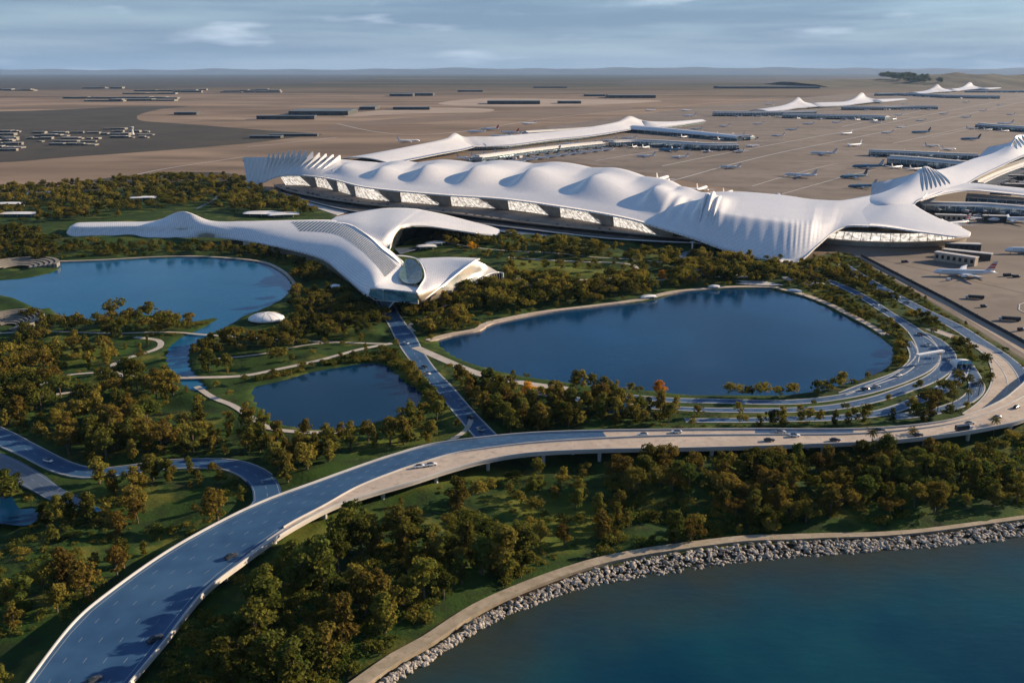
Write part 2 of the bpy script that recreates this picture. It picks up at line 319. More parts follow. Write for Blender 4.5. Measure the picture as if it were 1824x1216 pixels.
def desert_colour(nt):
    c = mixc(nt, noise_fac(nt, 0.0016, 6, stretch=(0.35, 1, 1)), (0.185, 0.138, 0.102), (0.31, 0.236, 0.175))
    c = mixc(nt, noise_fac(nt, 0.0007, 5, lo=0.50, hi=0.62, stretch=(0.4, 1, 1)), c, (0.110, 0.087, 0.068))
    c = mixc(nt, noise_fac(nt, 0.006, 6, lo=0.50, hi=0.68, stretch=(0.3, 1, 1)), c, (0.14, 0.108, 0.082))
    g = nd(nt, 'ShaderNodeNewGeometry'); sp = nd(nt, 'ShaderNodeSeparateXYZ'); nt.links.new(g.outputs['Position'], sp.inputs[0])
    mr = nd(nt, 'ShaderNodeMapRange'); mr.inputs['From Min'].default_value = 7000; mr.inputs['From Max'].default_value = 15000; nt.links.new(sp.outputs['Y'], mr.inputs['Value'])
    mm = nd(nt, 'ShaderNodeMath', operation='MULTIPLY'); nt.links.new(mr.outputs[0], mm.inputs[0]); nt.links.new(noise_fac(nt, 0.0003, 6, lo=0.28, hi=0.44, stretch=(0.3, 1, 1)), mm.inputs[1])
    return mixc(nt, mm.outputs[0], c, (0.062, 0.058, 0.034))
m, nt, b = mat_new('grass_ground'); M['lawn'] = m
c = mixc(nt, noise_fac(nt, 0.02, 5), (0.018, 0.044, 0.011), (0.040, 0.078, 0.014))
c = mixc(nt, noise_fac(nt, 0.10, 5, lo=0.45, hi=0.7), c, (0.020, 0.030, 0.012))
c = mixc(nt, noise_fac(nt, 0.035, 6, lo=0.55, hi=0.70), c, (0.125, 0.125, 0.026))  # olive-yellow patches imitate streaks of sun on the grass
at = nd(nt, 'ShaderNodeAttribute'); at.attribute_name = 'bare'
c = mixc(nt, at.outputs['Fac'], c, desert_colour(nt))
at = nd(nt, 'ShaderNodeAttribute'); at.attribute_name = 'meadow_sunlit'; c = mixc(nt, at.outputs['Fac'], c, mixc(nt, noise_fac(nt, 0.06, 5), (0.075, 0.110, 0.016), (0.130, 0.135, 0.024)))  # brighter colour for meadow grass and for painted sunlit lawn patches
at = nd(nt, 'ShaderNodeAttribute'); at.attribute_name = 'bank'; c = mixc(nt, at.outputs['Fac'], c, (0.030, 0.024, 0.018))
nt.links.new(c, b.inputs['Base Color']); b.inputs['Roughness'].default_value = 0.95; b.inputs['Specular IOR Level'].default_value = 0.1
bn = nd(nt, 'ShaderNodeBump'); bn.inputs['Strength'].default_value = 0.7; bn.inputs['Distance'].default_value = 0.6
nt.links.new(noise_fac(nt, 0.5, 5, lo=0, hi=1), bn.inputs['Height']); nt.links.new(bn.outputs[0], b.inputs['Normal'])
V = np.stack([X.ravel(), Y.ravel(), Z.ravel()], 1)
me = fast_mesh('park_ground', V, grid_faces(len(xs), len(ys)), m)
# bare desert soil beyond the planted park
GREEN = [(-400,372),(0,352),(120,345),(240,332),(330,322),(400,318),(440,330),(520,352),(600,385),(760,405),(900,402),(1080,428),(1230,434),(1330,452),(1420,462),(1500,452),(1519,453),(1560,480),(1610,508),(1667,542),(1740,586),(1824,640),(1960,735),(2600,1100),(2600,1400),(-1500,1400),(-1500,560)]
grn = np.array([p[:2] for p in PS(GREEN)]); grn[-3:, 1] = [-400, -400, 400]; grn[-4] = [2000, 300]; grn[-3] = [2000, -400]; grn[-2] = [-2000, -400]; grn[-1] = [-2000, 700]; grn[0][0] = -2000
SG = sdf(X, Y, grn); bare = sm(SG + 8 * (vnoise(X, Y, 14, 9) - 0.5), -4, 6)
at = me.attributes.new('bare', 'FLOAT', 'POINT'); at.data.foreach_set('value', bare.ravel().astype(np.float32))
mead_sun = np.zeros(X.shape)  # mask of the meadows and of lawn painted as if sunlit
for k_, pl_ in enumerate(([(905,462),(1000,464),(1090,470),(1120,480),(1100,490),(1000,496),(905,494)], [(860,880),(940,868),(1050,890),(1060,930),(1000,965),(930,950),(890,910)], [(700,862),(800,838),(900,826),(900,845),(800,860),(720,885)], [(520,560),(600,566),(650,590),(600,602),(500,590)], [(480,460),(600,478),(560,500)], [(560,900),(640,905),(700,930),(640,960),(560,1000),(500,1010)], [(700,640),(760,680),(800,730),(850,790),(780,720)], [(90,610),(190,612),(180,640),(90,650)], [(300,1000),(450,930),(420,960),(260,1040)], [(590,790),(760,760),(820,772),(700,800)])):
    d_ = sdf(X, Y, px_poly_(pl_)); mead_sun = np.maximum(mead_sun, (1 - sm(d_ + 16 * (vnoise(X, Y, 13, 31 + k_) - 0.5), -8, 8)))
at = me.attributes.new('meadow_sunlit', 'FLOAT', 'POINT'); at.data.foreach_set('value', (mead_sun * 0.85).ravel().astype(np.float32))
at = me.attributes.new('bank', 'FLOAT', 'POINT'); at.data.foreach_set('value', (1 - sm(S4, 9, 15)).ravel().astype(np.float32))
o = bpy.data.objects.new('park_ground', me); C.objects.link(o); tag(o, 'green and olive parkland ground between the lakes', 'ground', kind='structure')
# outer desert plain, with the park rectangle left open
m, nt, b = mat_new('desert_plain'); M['desert'] = m
c = desert_colour(nt)
nt.links.new(c, b.inputs['Base Color']); b.inputs['Roughness'].default_value = 0.95; b.inputs['Specular IOR Level'].default_value = 0.1
def rect_ring(x0, y0, x1, y1, X0, Y0, X1, Y1, z):
    V = [(x0, y0, z), (x1, y0, z), (x1, y1, z), (x0, y1, z), (X0, Y0, z), (X1, Y0, z), (X1, Y1, z), (X0, Y1, z)]
    return V, [(4, 5, 1, 0), (5, 6, 2, 1), (6, 7, 3, 2), (7, 4, 0, 3)]
V, Fc = rect_ring(xs[0], ys[0], xs[-1], ys[-1], -60000, -4000, 60000, 90000, G)
tag(mesh('ground', V, Fc, m), 'flat brown desert plain reaching the horizon', 'ground', kind='structure')
# ---------------------------------------------------------------- water
def poly_sheet(name, poly, z, mat, holes=None):
    V = [Vector((p[0], p[1], z)) for p in poly]; lists = [V]
    tri = tessellate_polygon(lists)
    o = mesh(name, [tuple(v) for v in V], [tuple(t) for t in tri], mat)
    if len(o.data.polygons) and o.data.polygons[0].normal.z < 0: o.data.flip_normals()
    return o
def grow(poly, d):
    n = len(poly); a = np.roll(poly, 1, 0); b = np.roll(poly, -1, 0); t = b - a; t /= np.linalg.norm(t, axis=1)[:, None] + 1e-9
    nrm = np.stack([t[:, 1], -t[:, 0]], 1)
    area = 0.5 * np.sum(poly[:, 0] * np.roll(poly[:, 1], -1) - np.roll(poly[:, 0], -1) * poly[:, 1])
    return poly + nrm * d * (1 if area > 0 else -1)
tag(poly_sheet('lake_water', grow(w1, 3), 0.0, M['lake_w']), 'calm mid-blue water of the lake left of the Y-shaped building', 'lake', kind='structure')
tag(poly_sheet('pond_water', grow(w2, 4), 0.0, M['pond_w']), 'small deep blue pond below the path junction', 'pond', kind='structure')
tag(poly_sheet('lake_water', grow(w3, 4), 0.0, M['lake_e']), 'broad dark blue lake ringed by a pale promenade', 'lake', kind='structure')
sx = np.arange(shore[:, 0].min() - 80, 1290, 6.0); sy = np.concatenate([np.arange(-190, 180, 30.0), np.arange(180, 470, 4.0), np.arange(470, 700, 12)])
SX, SY = np.meshgrid(sx, sy); ds = sdf(SX, SY, sea); me = None
keep = ds < 12; V = np.stack([SX.ravel(), SY.ravel(), np.zeros(SX.size)], 1)
Q = grid_faces(len(sx), len(sy)); kf = keep.ravel()[Q].any(1); Q = Q[kf]
me = fast_mesh('sea', V, Q, M['sea_w'])
at = me.attributes.new('shore', 'FLOAT', 'POINT')
wob = ds + 18 * (vnoise(SX, SY, 22, 11) - 0.5) + 8 * (vnoise(SX, SY, 8, 12) - 0.5)
at.data.foreach_set('value', (np.clip(1 + wob / 55.0, 0, 1) ** 1.6).ravel().astype(np.float32))
o = bpy.data.objects.new('sea', me); C.objects.link(o); tag(o, 'teal blue sea water along the rocky shore', 'water', kind='structure')
# ---------------------------------------------------------------- flat sheets: roads, paths, apron
def strip(name, c, hw, z, mat, parent=None, thick=0.0, zz=None):
    """a paved band along centre line c (n,2+) with half widths hw"""
    c = np.asarray(c, float); p = c[:, :2]; t = np.gradient(p, axis=0); t /= np.linalg.norm(t, axis=1)[:, None] + 1e-9
    nrm = np.stack([-t[:, 1], t[:, 0]], 1); hw = np.broadcast_to(np.asarray(hw, float), (len(p),))[:, None]
    L = p + nrm * hw; Rr = p - nrm * hw; z = np.broadcast_to(np.asarray(z, float), (len(p),))
    n = len(p); V = [(*L[i], z[i]) for i in range(n)] + [(*Rr[i], z[i]) for i in range(n)]
    Fc = [(n + i, n + i + 1, i + 1, i) for i in range(n - 1)]
    if thick:
        V += [(v[0], v[1], v[2] - thick) for v in V[:2 * n]]; k = 2 * n
        Fc += [(i, i + 1, k + i + 1, k + i) for i in range(n - 1)] + [(k + n + i, k + n + i + 1, n + i + 1, n + i) for i in range(n - 1)]
        Fc += [(0, k, k + n, n), (n - 1, 2 * n - 1, k + 2 * n - 1, k + n - 1)]
    return mesh(name, V, Fc, mat, parent)
def dashes(mb, c, off, z, L=4.0, gap=8.0, w=0.25):
    c = np.asarray(c)[:, :2]; t = np.gradient(c, axis=0); t /= np.linalg.norm(t, axis=1)[:, None] + 1e-9
    q = c + np.stack([-t[:, 1], t[:, 0]], 1) * np.asarray(off)[..., None] if not np.isscalar(off) else c + np.stack([-t[:, 1], t[:, 0]], 1) * off
    d = np.r_[0, np.cumsum(np.linalg.norm(np.diff(q, axis=0), axis=1))]; s = 0.0
    zz = np.broadcast_to(np.asarray(z, float), (len(c),))
    while s < d[-1] - L:
        e = [np.array([np.interp(v, d, q[:, 0]), np.interp(v, d, q[:, 1]), np.interp(v, d, zz)]) for v in (s, s + L)]
        u = (e[1] - e[0]); u /= np.linalg.norm(u) + 1e-9; nn = np.array([-u[1], u[0], 0]) * w / 2
        mb.add([e[0] - nn, e[1] - nn, e[1] + nn, e[0] + nn], [(0, 1, 2, 3)]); s += L + gap
ROADLAB = {'spine': 'blue-grey road running from the Y-shaped building to the motorway', 'a': 'wide inner curved road closest around the lake', 'b': 'second curved road from the lake', 'c': 'curved road ending at the glass tunnel mouth', 'd': 'short loop road right of the tunnel mouth', 'e': 'narrow slip road at the lake corner', 'f': 'outer road between park and apron', 'g': 'beige concrete carriageway inside the outer loop'}
zlev = {}
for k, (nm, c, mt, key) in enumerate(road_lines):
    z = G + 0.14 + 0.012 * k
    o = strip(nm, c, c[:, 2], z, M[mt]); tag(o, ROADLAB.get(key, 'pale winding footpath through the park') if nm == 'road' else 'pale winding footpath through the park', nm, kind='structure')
    mk = MB()
    if nm == 'road':
        for sgn in (-1, 1): dashes(mk, c, sgn * (c[:, 2] - 0.5), z + 0.01, 12, 0.0, 0.35)
        dashes(mk, c, c[:, 2] * 0.0, z + 0.01, 5, 5, 0.35)
        o = mk.build('road_markings', M['paint']); tag(o, 'white painted lane lines on the road', 'road markings', kind='structure')
        # raised kerbs of pale concrete
        kb = []
        for sgn in (-1, 1):
            p = c[:, :2]; t = np.gradient(p, axis=0); t /= np.linalg.norm(t, axis=1)[:, None] + 1e-9
            q = p + np.stack([-t[:, 1], t[:, 0]], 1) * (c[:, 2:3] + 0.3) * sgn
            o = strip('kerb', q, 0.35, z + 0.12, M['pale_concrete'], thick=0.3); tag(o, 'low pale kerb along the road edge', 'kerb', kind='structure')
for nm, px, w, h, lab in (('promenade', RIM2, 3.2, 1.5, 'pale promenade along the far shore of the lake'), ('promenade', RIM1, 1.8, 1.5, 'pale promenade behind the left lake')):
    c = cr_spline(PS(px, h), 6); o = strip(nm, c, w, h, M['concrete'], thick=2.0); tag(o, lab, 'path', kind='structure')
n = len(spath); o = strip('coast_path', spath, np.interp(np.linspace(0, 1, n), [0, .3, .55, .7, 1], [2.9, 2.8, 2.4, 1.7, 1.4]), 1.9, M['sand'], thick=2.0); tag(o, 'sandy track above the rocky shore', 'path', kind='structure')
o = poly_sheet('apron', apr, G + 0.1, M['apron']); tag(o, 'brown concrete apron right of the terminal', 'apron', kind='structure')
# ---------------------------------------------------------------- elevated motorway
def ribbon_between(name, A, B, mat, parent, thick=0.0, dz=0.0):
    n = len(A); V = [(a[0], a[1], a[2] + dz) for a in A] + [(b[0], b[1], b[2] + dz) for b in B]
    Fc = [(n + i, n + i + 1, i + 1, i) for i in range(n - 1)]
    if thick:
        k = 2 * n; V += [(v[0], v[1], v[2] - thick) for v in V[:k]]
        Fc += [(i, i + 1, k + i + 1, k + i) for i in range(n - 1)] + [(k + n + i, k + n + i + 1, n + i + 1, n + i) for i in range(n - 1)]
        Fc += [(k + i, k + i + 1, k + n + i + 1, k + n + i) for i in range(n - 1)]
        Fc += [(0, k, k + n, n), (n - 1, 2 * n - 1, k + 2 * n - 1, k + n - 1)]
    return mesh(name, V, Fc, mat, parent)
motor = empty('motorway_bridge', (dkm[0][0], dkm[0][1], 0), 0, 'long curved elevated motorway on piers between parkland and coastal wood', 'bridge')
def loc(o):      # parts are built in world coordinates
    o.matrix_parent_inverse = Matrix.Translation(-Vector(motor.location)); return o
M['deck_side'] = noisy('deck_side', (0.42, 0.39, 0.35), (0.52, 0.48, 0.43), 0.1, 0.8)
n = len(dkl)
loc(ribbon_between('deck', dkl, dkr, M['deck_side'], motor, thick=1.6, dz=-0.05))
iconc = int(np.argmin(np.abs(np.arange(n) / 10.0 - DK_L.index((1060, 768)) - 0.1)))
i2 = DK_L.index((1345, 765)) * 10; i3 = DK_L.index((1520, 765)) * 10
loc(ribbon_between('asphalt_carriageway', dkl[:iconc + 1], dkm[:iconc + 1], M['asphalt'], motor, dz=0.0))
loc(ribbon_between('concrete_carriageway', dkl[iconc:], dkm[iconc:], M['concrete'], motor, dz=0.0))
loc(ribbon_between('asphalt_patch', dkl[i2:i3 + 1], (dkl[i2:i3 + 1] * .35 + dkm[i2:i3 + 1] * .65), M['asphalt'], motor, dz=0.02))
ir = DK_R.index((513, 946)) * 10
loc(ribbon_between('shore_carriageway', dkm[ir:], dkr[ir:], M['concrete'], motor, dz=0.01))
def wall_along(name, line, h, t, mat, parent, base=0.0):
    line = np.asarray(line); p = line[:, :2]; tg = np.gradient(p, axis=0); tg /= np.linalg.norm(tg, axis=1)[:, None] + 1e-9
    nn = np.stack([-tg[:, 1], tg[:, 0]], 1) * t / 2; rings = []
    for i in range(len(p)):
        z = line[i, 2] + base
        rings.append([(p[i, 0] - nn[i, 0], p[i, 1] - nn[i, 1], z), (p[i, 0] + nn[i, 0], p[i, 1] + nn[i, 1], z), (p[i, 0] + nn[i, 0], p[i, 1] + nn[i, 1], z + h), (p[i, 0] - nn[i, 0], p[i, 1] - nn[i, 1], z + h)])
    mb = MB(); mb.rings(rings); return mb.build(name, mat, parent)
loc(wall_along('parapet', dkl, 1.1, 0.5, M['pale_concrete'], motor, -0.04))
loc(wall_along('parapet', dkr, 1.1, 0.5, M['pale_concrete'], motor, -0.04))
loc(wall_along('parapet', dkm[ir:], 0.9, 0.5, M['pale_concrete'], motor, -0.03))
# blue-shaded shoulder wall along the near side of the wide lower end
mk = MB(); wd = np.linalg.norm((dkm - dkl)[:, :2], axis=1)
for fr in (0.2, 0.4, 0.6, 0.8):
    ln = dkl * (1 - fr) + dkm * fr
    if fr in (0.4, 0.6): ln = ln[:iconc]
    dashes(mk, ln, 0.0, ZB + 0.035, 3, 9, 0.2)
for fr in (0.05, 0.95):
    dashes(mk, dkl * (1 - fr) + dkm * fr, 0.0, ZB + 0.035, 14, 0, 0.3)
for fr in (0.08, 0.92, 0.5):
    dashes(mk, (dkm * (1 - fr) + dkr * fr)[ir + 20:], 0.0, ZB + 0.035, 14 if fr != 0.5 else 4, 0 if fr != 0.5 else 7, 0.25)
tag(mk.build('road_markings', M['paint']), 'painted lane lines along the elevated motorway', 'road markings', kind='structure')
# piers under the edge facing the sea
ds_ = np.r_[0, np.cumsum(np.linalg.norm(np.diff(dkr[:, :2], axis=0), axis=1))]; s = 24.0
while s < ds_[-1] - 10:
    q = [np.interp(s, ds_, dkr[:, k]) for k in (0, 1)]; r_ = [np.interp(s, ds_, dkl[:, k]) for k in (0, 1)]
    e = np.array(r_) - np.array(q); L = np.linalg.norm(e); e /= L
    mb = MB()
    for off in ([4.5, L - 4.5] if L < 26 else [4.5, L / 2, L - 4.5]):
        c = np.array(q) + e * off; mb.tube((c[0], c[1], 0.2), (c[0], c[1], ZB - 1.6), 1.0, 1.2, 10)
    a = np.array(q) + e * 3.2; b_ = np.array(q) + e * (L - 3.2); w = np.array([-e[1], e[0]]) * 1.0
    mb.add([(*(a - w), ZB - 2.6), (*(a + w), ZB - 2.6), (*(b_ + w), ZB - 2.6), (*(b_ - w), ZB - 2.6), (*(a - w), ZB - 1.66), (*(a + w), ZB - 1.66), (*(b_ + w), ZB - 1.66), (*(b_ - w), ZB - 1.66)],
           [(0, 3, 2, 1), (4, 5, 6, 7), (0, 1, 5, 4), (1, 2, 6, 5), (2, 3, 7, 6), (3, 0, 4, 7)])
    loc(mb.build('pier', M['pale_concrete'], motor)); s += 32.0
# ramp joining from the left, on a low embankment
rz = 1.4 + (ZB - 1.42) * np.clip((np.arange(len(rampc)) / len(rampc) - 0.55) / 0.35, 0, 1) ** 1.0
hw = np.interp(np.linspace(0, 1, len(rampc)), np.linspace(0, 1, len(RAMP_W)), RAMP_W)
rampc = cr_spline([P(x, y, h) for (x, y), h in zip(RAMP, [1.4] * 9 + [2.2, 3.2, 4.2, 5.4, 6.8, 7.6, 7.9])], 6)
hw = np.interp(np.linspace(0, 1, len(rampc)), np.linspace(0, 1, len(RAMP_W)), RAMP_W)
ramp = empty('slip_road', tuple(rampc[0]), 0, 'blue slip road curving round the trees to join the elevated motorway', 'ramp')
def loc2(o, r=ramp): o.matrix_parent_inverse = Matrix.Translation(-Vector(r.location)); return o
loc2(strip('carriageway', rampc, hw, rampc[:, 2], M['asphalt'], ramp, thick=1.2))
for s_ in (-1, 1):
    p = rampc[:, :2]; t = np.gradient(p, axis=0); t /= np.linalg.norm(t, axis=1)[:, None]
    q = p + np.stack([-t[:, 1], t[:, 0]], 1) * (hw[:, None] + 0.2) * s_
    loc2(wall_along('parapet', np.c_[q, rampc[:, 2]][:-14], 0.9, 0.4, M['pale_concrete'], ramp, -0.5))
mk = MB(); dashes(mk, rampc, 0.0, rampc[:, 2] + 0.03, 4, 6, 0.3)
for s_ in (-1, 1): dashes(mk, rampc, s_ * (hw - 1.0), rampc[:, 2] + 0.03, 12, 0, 0.3)
tag(mk.build('road_markings', M['paint']), 'painted lane lines along the slip road', 'road markings', kind='structure')
o = strip('road', spurc, [6.5] * (len(spurc) - 8) + list(np.linspace(6.5, 3, 8)), 1.9, M['asphalt_grey'], thick=1.0); tag(o, 'short dead-end carriageway below the slip road at the left edge', 'road', kind='structure')
mk = MB(); dashes(mk, spurc, 0.0, 1.93, 4, 6, 0.3)
for s_ in (-1, 1): dashes(mk, spurc, s_ * 5.0, 1.93, 12, 0, 0.3)
tag(mk.build('road_markings', M['paint']), 'white painted lane lines on the dead-end carriageway', 'road markings', kind='structure')
# ---------------------------------------------------------------- trees
def leaf_mat(name, c1, c2, c3, trans=0.4):
    m, nt, b = mat_new(name)
    oi = nd(nt, 'ShaderNodeObjectInfo')
    c = mixc(nt, noise_fac(nt, 0.45, 3), c1, c2); c = mixc(nt, noise_fac(nt, 0.045, 2, lo=0.42, hi=0.6), c, c3)
    hs = nd(nt, 'ShaderNodeHueSaturation'); nt.links.new(c, hs.inputs['Color'])
    mr = nd(nt, 'ShaderNodeMapRange'); mr.inputs['To Min'].default_value = 0.485; mr.inputs['To Max'].default_value = 0.515; nt.links.new(oi.outputs['Random'], mr.inputs['Value']); nt.links.new(mr.outputs[0], hs.inputs['Hue'])
    mr = nd(nt, 'ShaderNodeMapRange'); mr.inputs['To Min'].default_value = 0.7; mr.inputs['To Max'].default_value = 1.4; nt.links.new(oi.outputs['Random'], mr.inputs['Value']); nt.links.new(mr.outputs[0], hs.inputs['Value'])
    d = nd(nt, 'ShaderNodeBsdfDiffuse'); t = nd(nt, 'ShaderNodeBsdfTranslucent'); mx = nd(nt, 'ShaderNodeMixShader'); mx.inputs[0].default_value = trans
    nt.links.new(hs.outputs[0], d.inputs['Color']); nt.links.new(hs.outputs[0], t.inputs['Color'])
    nt.links.new(d.outputs[0], mx.inputs[1]); nt.links.new(t.outputs[0], mx.inputs[2]); nt.links.new(mx.outputs[0], nt.nodes['Material Output'].inputs['Surface']); nt.nodes.remove(b)
    return m
M['leaf_olive'] = leaf_mat('leaf_olive', (0.140, 0.138, 0.026), (0.100, 0.105, 0.020), (0.175, 0.138, 0.030))
M['leaf_green'] = leaf_mat('leaf_green', (0.080, 0.100, 0.020), (0.056, 0.072, 0.016), (0.120, 0.118, 0.024))
M['leaf_rust'] = leaf_mat('leaf_rust', (0.180, 0.138, 0.028), (0.140, 0.112, 0.024), (0.170, 0.122, 0.026))
M['leaf_gold'] = leaf_mat('leaf_gold', (0.55, 0.24, 0.02), (0.42, 0.18, 0.02), (0.50, 0.25, 0.03))
M['leaf_palm'] = leaf_mat('leaf_palm', (0.09, 0.085, 0.025), (0.065, 0.07, 0.02), (0.12, 0.10, 0.03))
def crown_arrays(seed, kind, nleaf, lsize):
    """leaf quads of a crown for a tree of unit height 10, base at 0"""
    r = np.random.RandomState(seed); cl = []
    if kind == 'round':
        ax, ay = r.normal(size=2) * 0.5
        for k in range(26):
            a = r.rand() * 6.283; rr = 3.3 * math.sqrt(r.rand()) * (0.75 + 0.5 * math.sin(a * 2 + seed) ** 2); z = 3.6 + 5.4 * r.rand()
            rr *= 1 - 0.6 * max(0, (z - 6.0) / 3.0); cl.append((rr * math.cos(a) + ax, rr * math.sin(a) + ay, z, 0.55 + 0.75 * r.rand()))
        cl.append((ax, ay, 8.6 + r.rand(), 0.9)); cl.append((0, 0.2, 6.0, 1.6))
    elif kind == 'tall':
        for k in range(25):
            z = 1.8 + 7.6 * (k / 24.0); a = r.rand() * 6.283; w = 1.9 * math.sin(math.pi * min(1, (z - 0.6) / 9.6)) ** 0.8; rr = w * (0.35 + 0.65 * r.rand())
            cl.append((rr * math.cos(a), rr * math.sin(a), z, 0.5 + 0.65 * r.rand()))
    elif kind == 'wide':
        for k in range(20):
            a = r.rand() * 6.283; rr = 4.2 * math.sqrt(r.rand()); z = 5.6 + 2.6 * r.rand() - 0.12 * rr * rr * 0.5
            cl.append((rr * math.cos(a), rr * math.sin(a), z, 0.85 + 0.8 * r.rand()))
    else:  # shrub
        for k in range(9):
            a = r.rand() * 6.283; rr = 3.6 * math.sqrt(r.rand()); cl.append((rr * math.cos(a), rr * math.sin(a), 1.6 + 2.0 * r.rand(), 1.2 + 0.9 * r.rand()))
    cl = np.array(cl); wgt = cl[:, 3] ** 2; idx = r.choice(len(cl), nleaf, p=wgt / wgt.sum())
    d = r.normal(size=(nleaf, 3)); d /= np.linalg.norm(d, axis=1)[:, None]
    rad = cl[idx, 3] * (0.62 + 0.50 * r.rand(nleaf) ** 0.7); c = cl[idx, :3] + d * rad[:, None] * np.array([1.08, 1.08, 0.82])
    nrm = d + 0.5 * r.normal(size=(nleaf, 3)); nrm[:, 2] += 0.25; nrm /= np.linalg.norm(nrm, axis=1)[:, None]
    u = np.cross(nrm, r.normal(size=(nleaf, 3))); u /= np.linalg.norm(u, axis=1)[:, None]; w = np.cross(nrm, u)
    s = lsize * (0.6 + 0.8 * r.rand(nleaf))[:, None]; e = 0.55 + 0.5 * r.rand(nleaf)[:, None]
    V = np.stack([c - u * s, c - w * s * e, c + u * s, c + w * s * e], 1)
    V[:, 0] += nrm * s * -0.25; V[:, 2] += nrm * s * -0.25
    return V.reshape(-1, 3), np.arange(nleaf * 4).reshape(-1, 4), cl
def trunk_mb(seed, cl, kind):
    r = random.Random(seed); mb = MB(); top = (0.15, 0.1, 6.8 if kind != 'shrub' else 2.0)
    mb.tube((0, 0, -0.6), (0.05, 0, 2.6 if kind != 'shrub' else 0.8), 0.34, 0.24, 7, False); mb.tube((0.05, 0, 2.5 if kind != 'shrub' else 0.8), top, 0.24, 0.10, 6, False)
    for c in cl[:: 3]:
        z0 = min(2.2 + 0.35 * r.random() * c[2], c[2] * 0.7); mb.tube((0.05, 0, z0), tuple(c[:3]), 0.13, 0.04, 5, False)
    return mb
CROWN = {}
def tree_proto(key, seed, kind, nleaf, lsize, leafm):
    V, Q, cl = crown_arrays(seed, kind, nleaf, lsize)
    cm_ = fast_mesh('crown', V, Q, M[leafm], smooth=False); tm = bpy.data.meshes.new('trunk'); mb = trunk_mb(seed, cl, kind); tm.from_pydata(mb.V, [], mb.F); tm.materials.append(M['bark'])
    CROWN[key] = (cm_, tm, kind)
NV = 4
for i in range(NV):
    for kd, nl in (('round', 1500), ('tall', 1300), ('wide', 1500)):
        for lm in ('leaf_olive', 'leaf_green', 'leaf_rust'):
            tree_proto((kd, lm, i), 100 + i * 7 + len(kd), kd, nl, 0.30, lm)
tree_proto(('round', 'leaf_gold', 0), 55, 'round', 1500, 0.30, 'leaf_gold')
FAR = {(kd, i): crown_arrays(300 + i * 3 + len(kd), kd, nl, ls) for kd, nl, ls in (('round', 420, 0.46), ('tall', 380, 0.42), ('wide', 420, 0.48), ('shrub', 90, 0.62)) for i in range(4)}
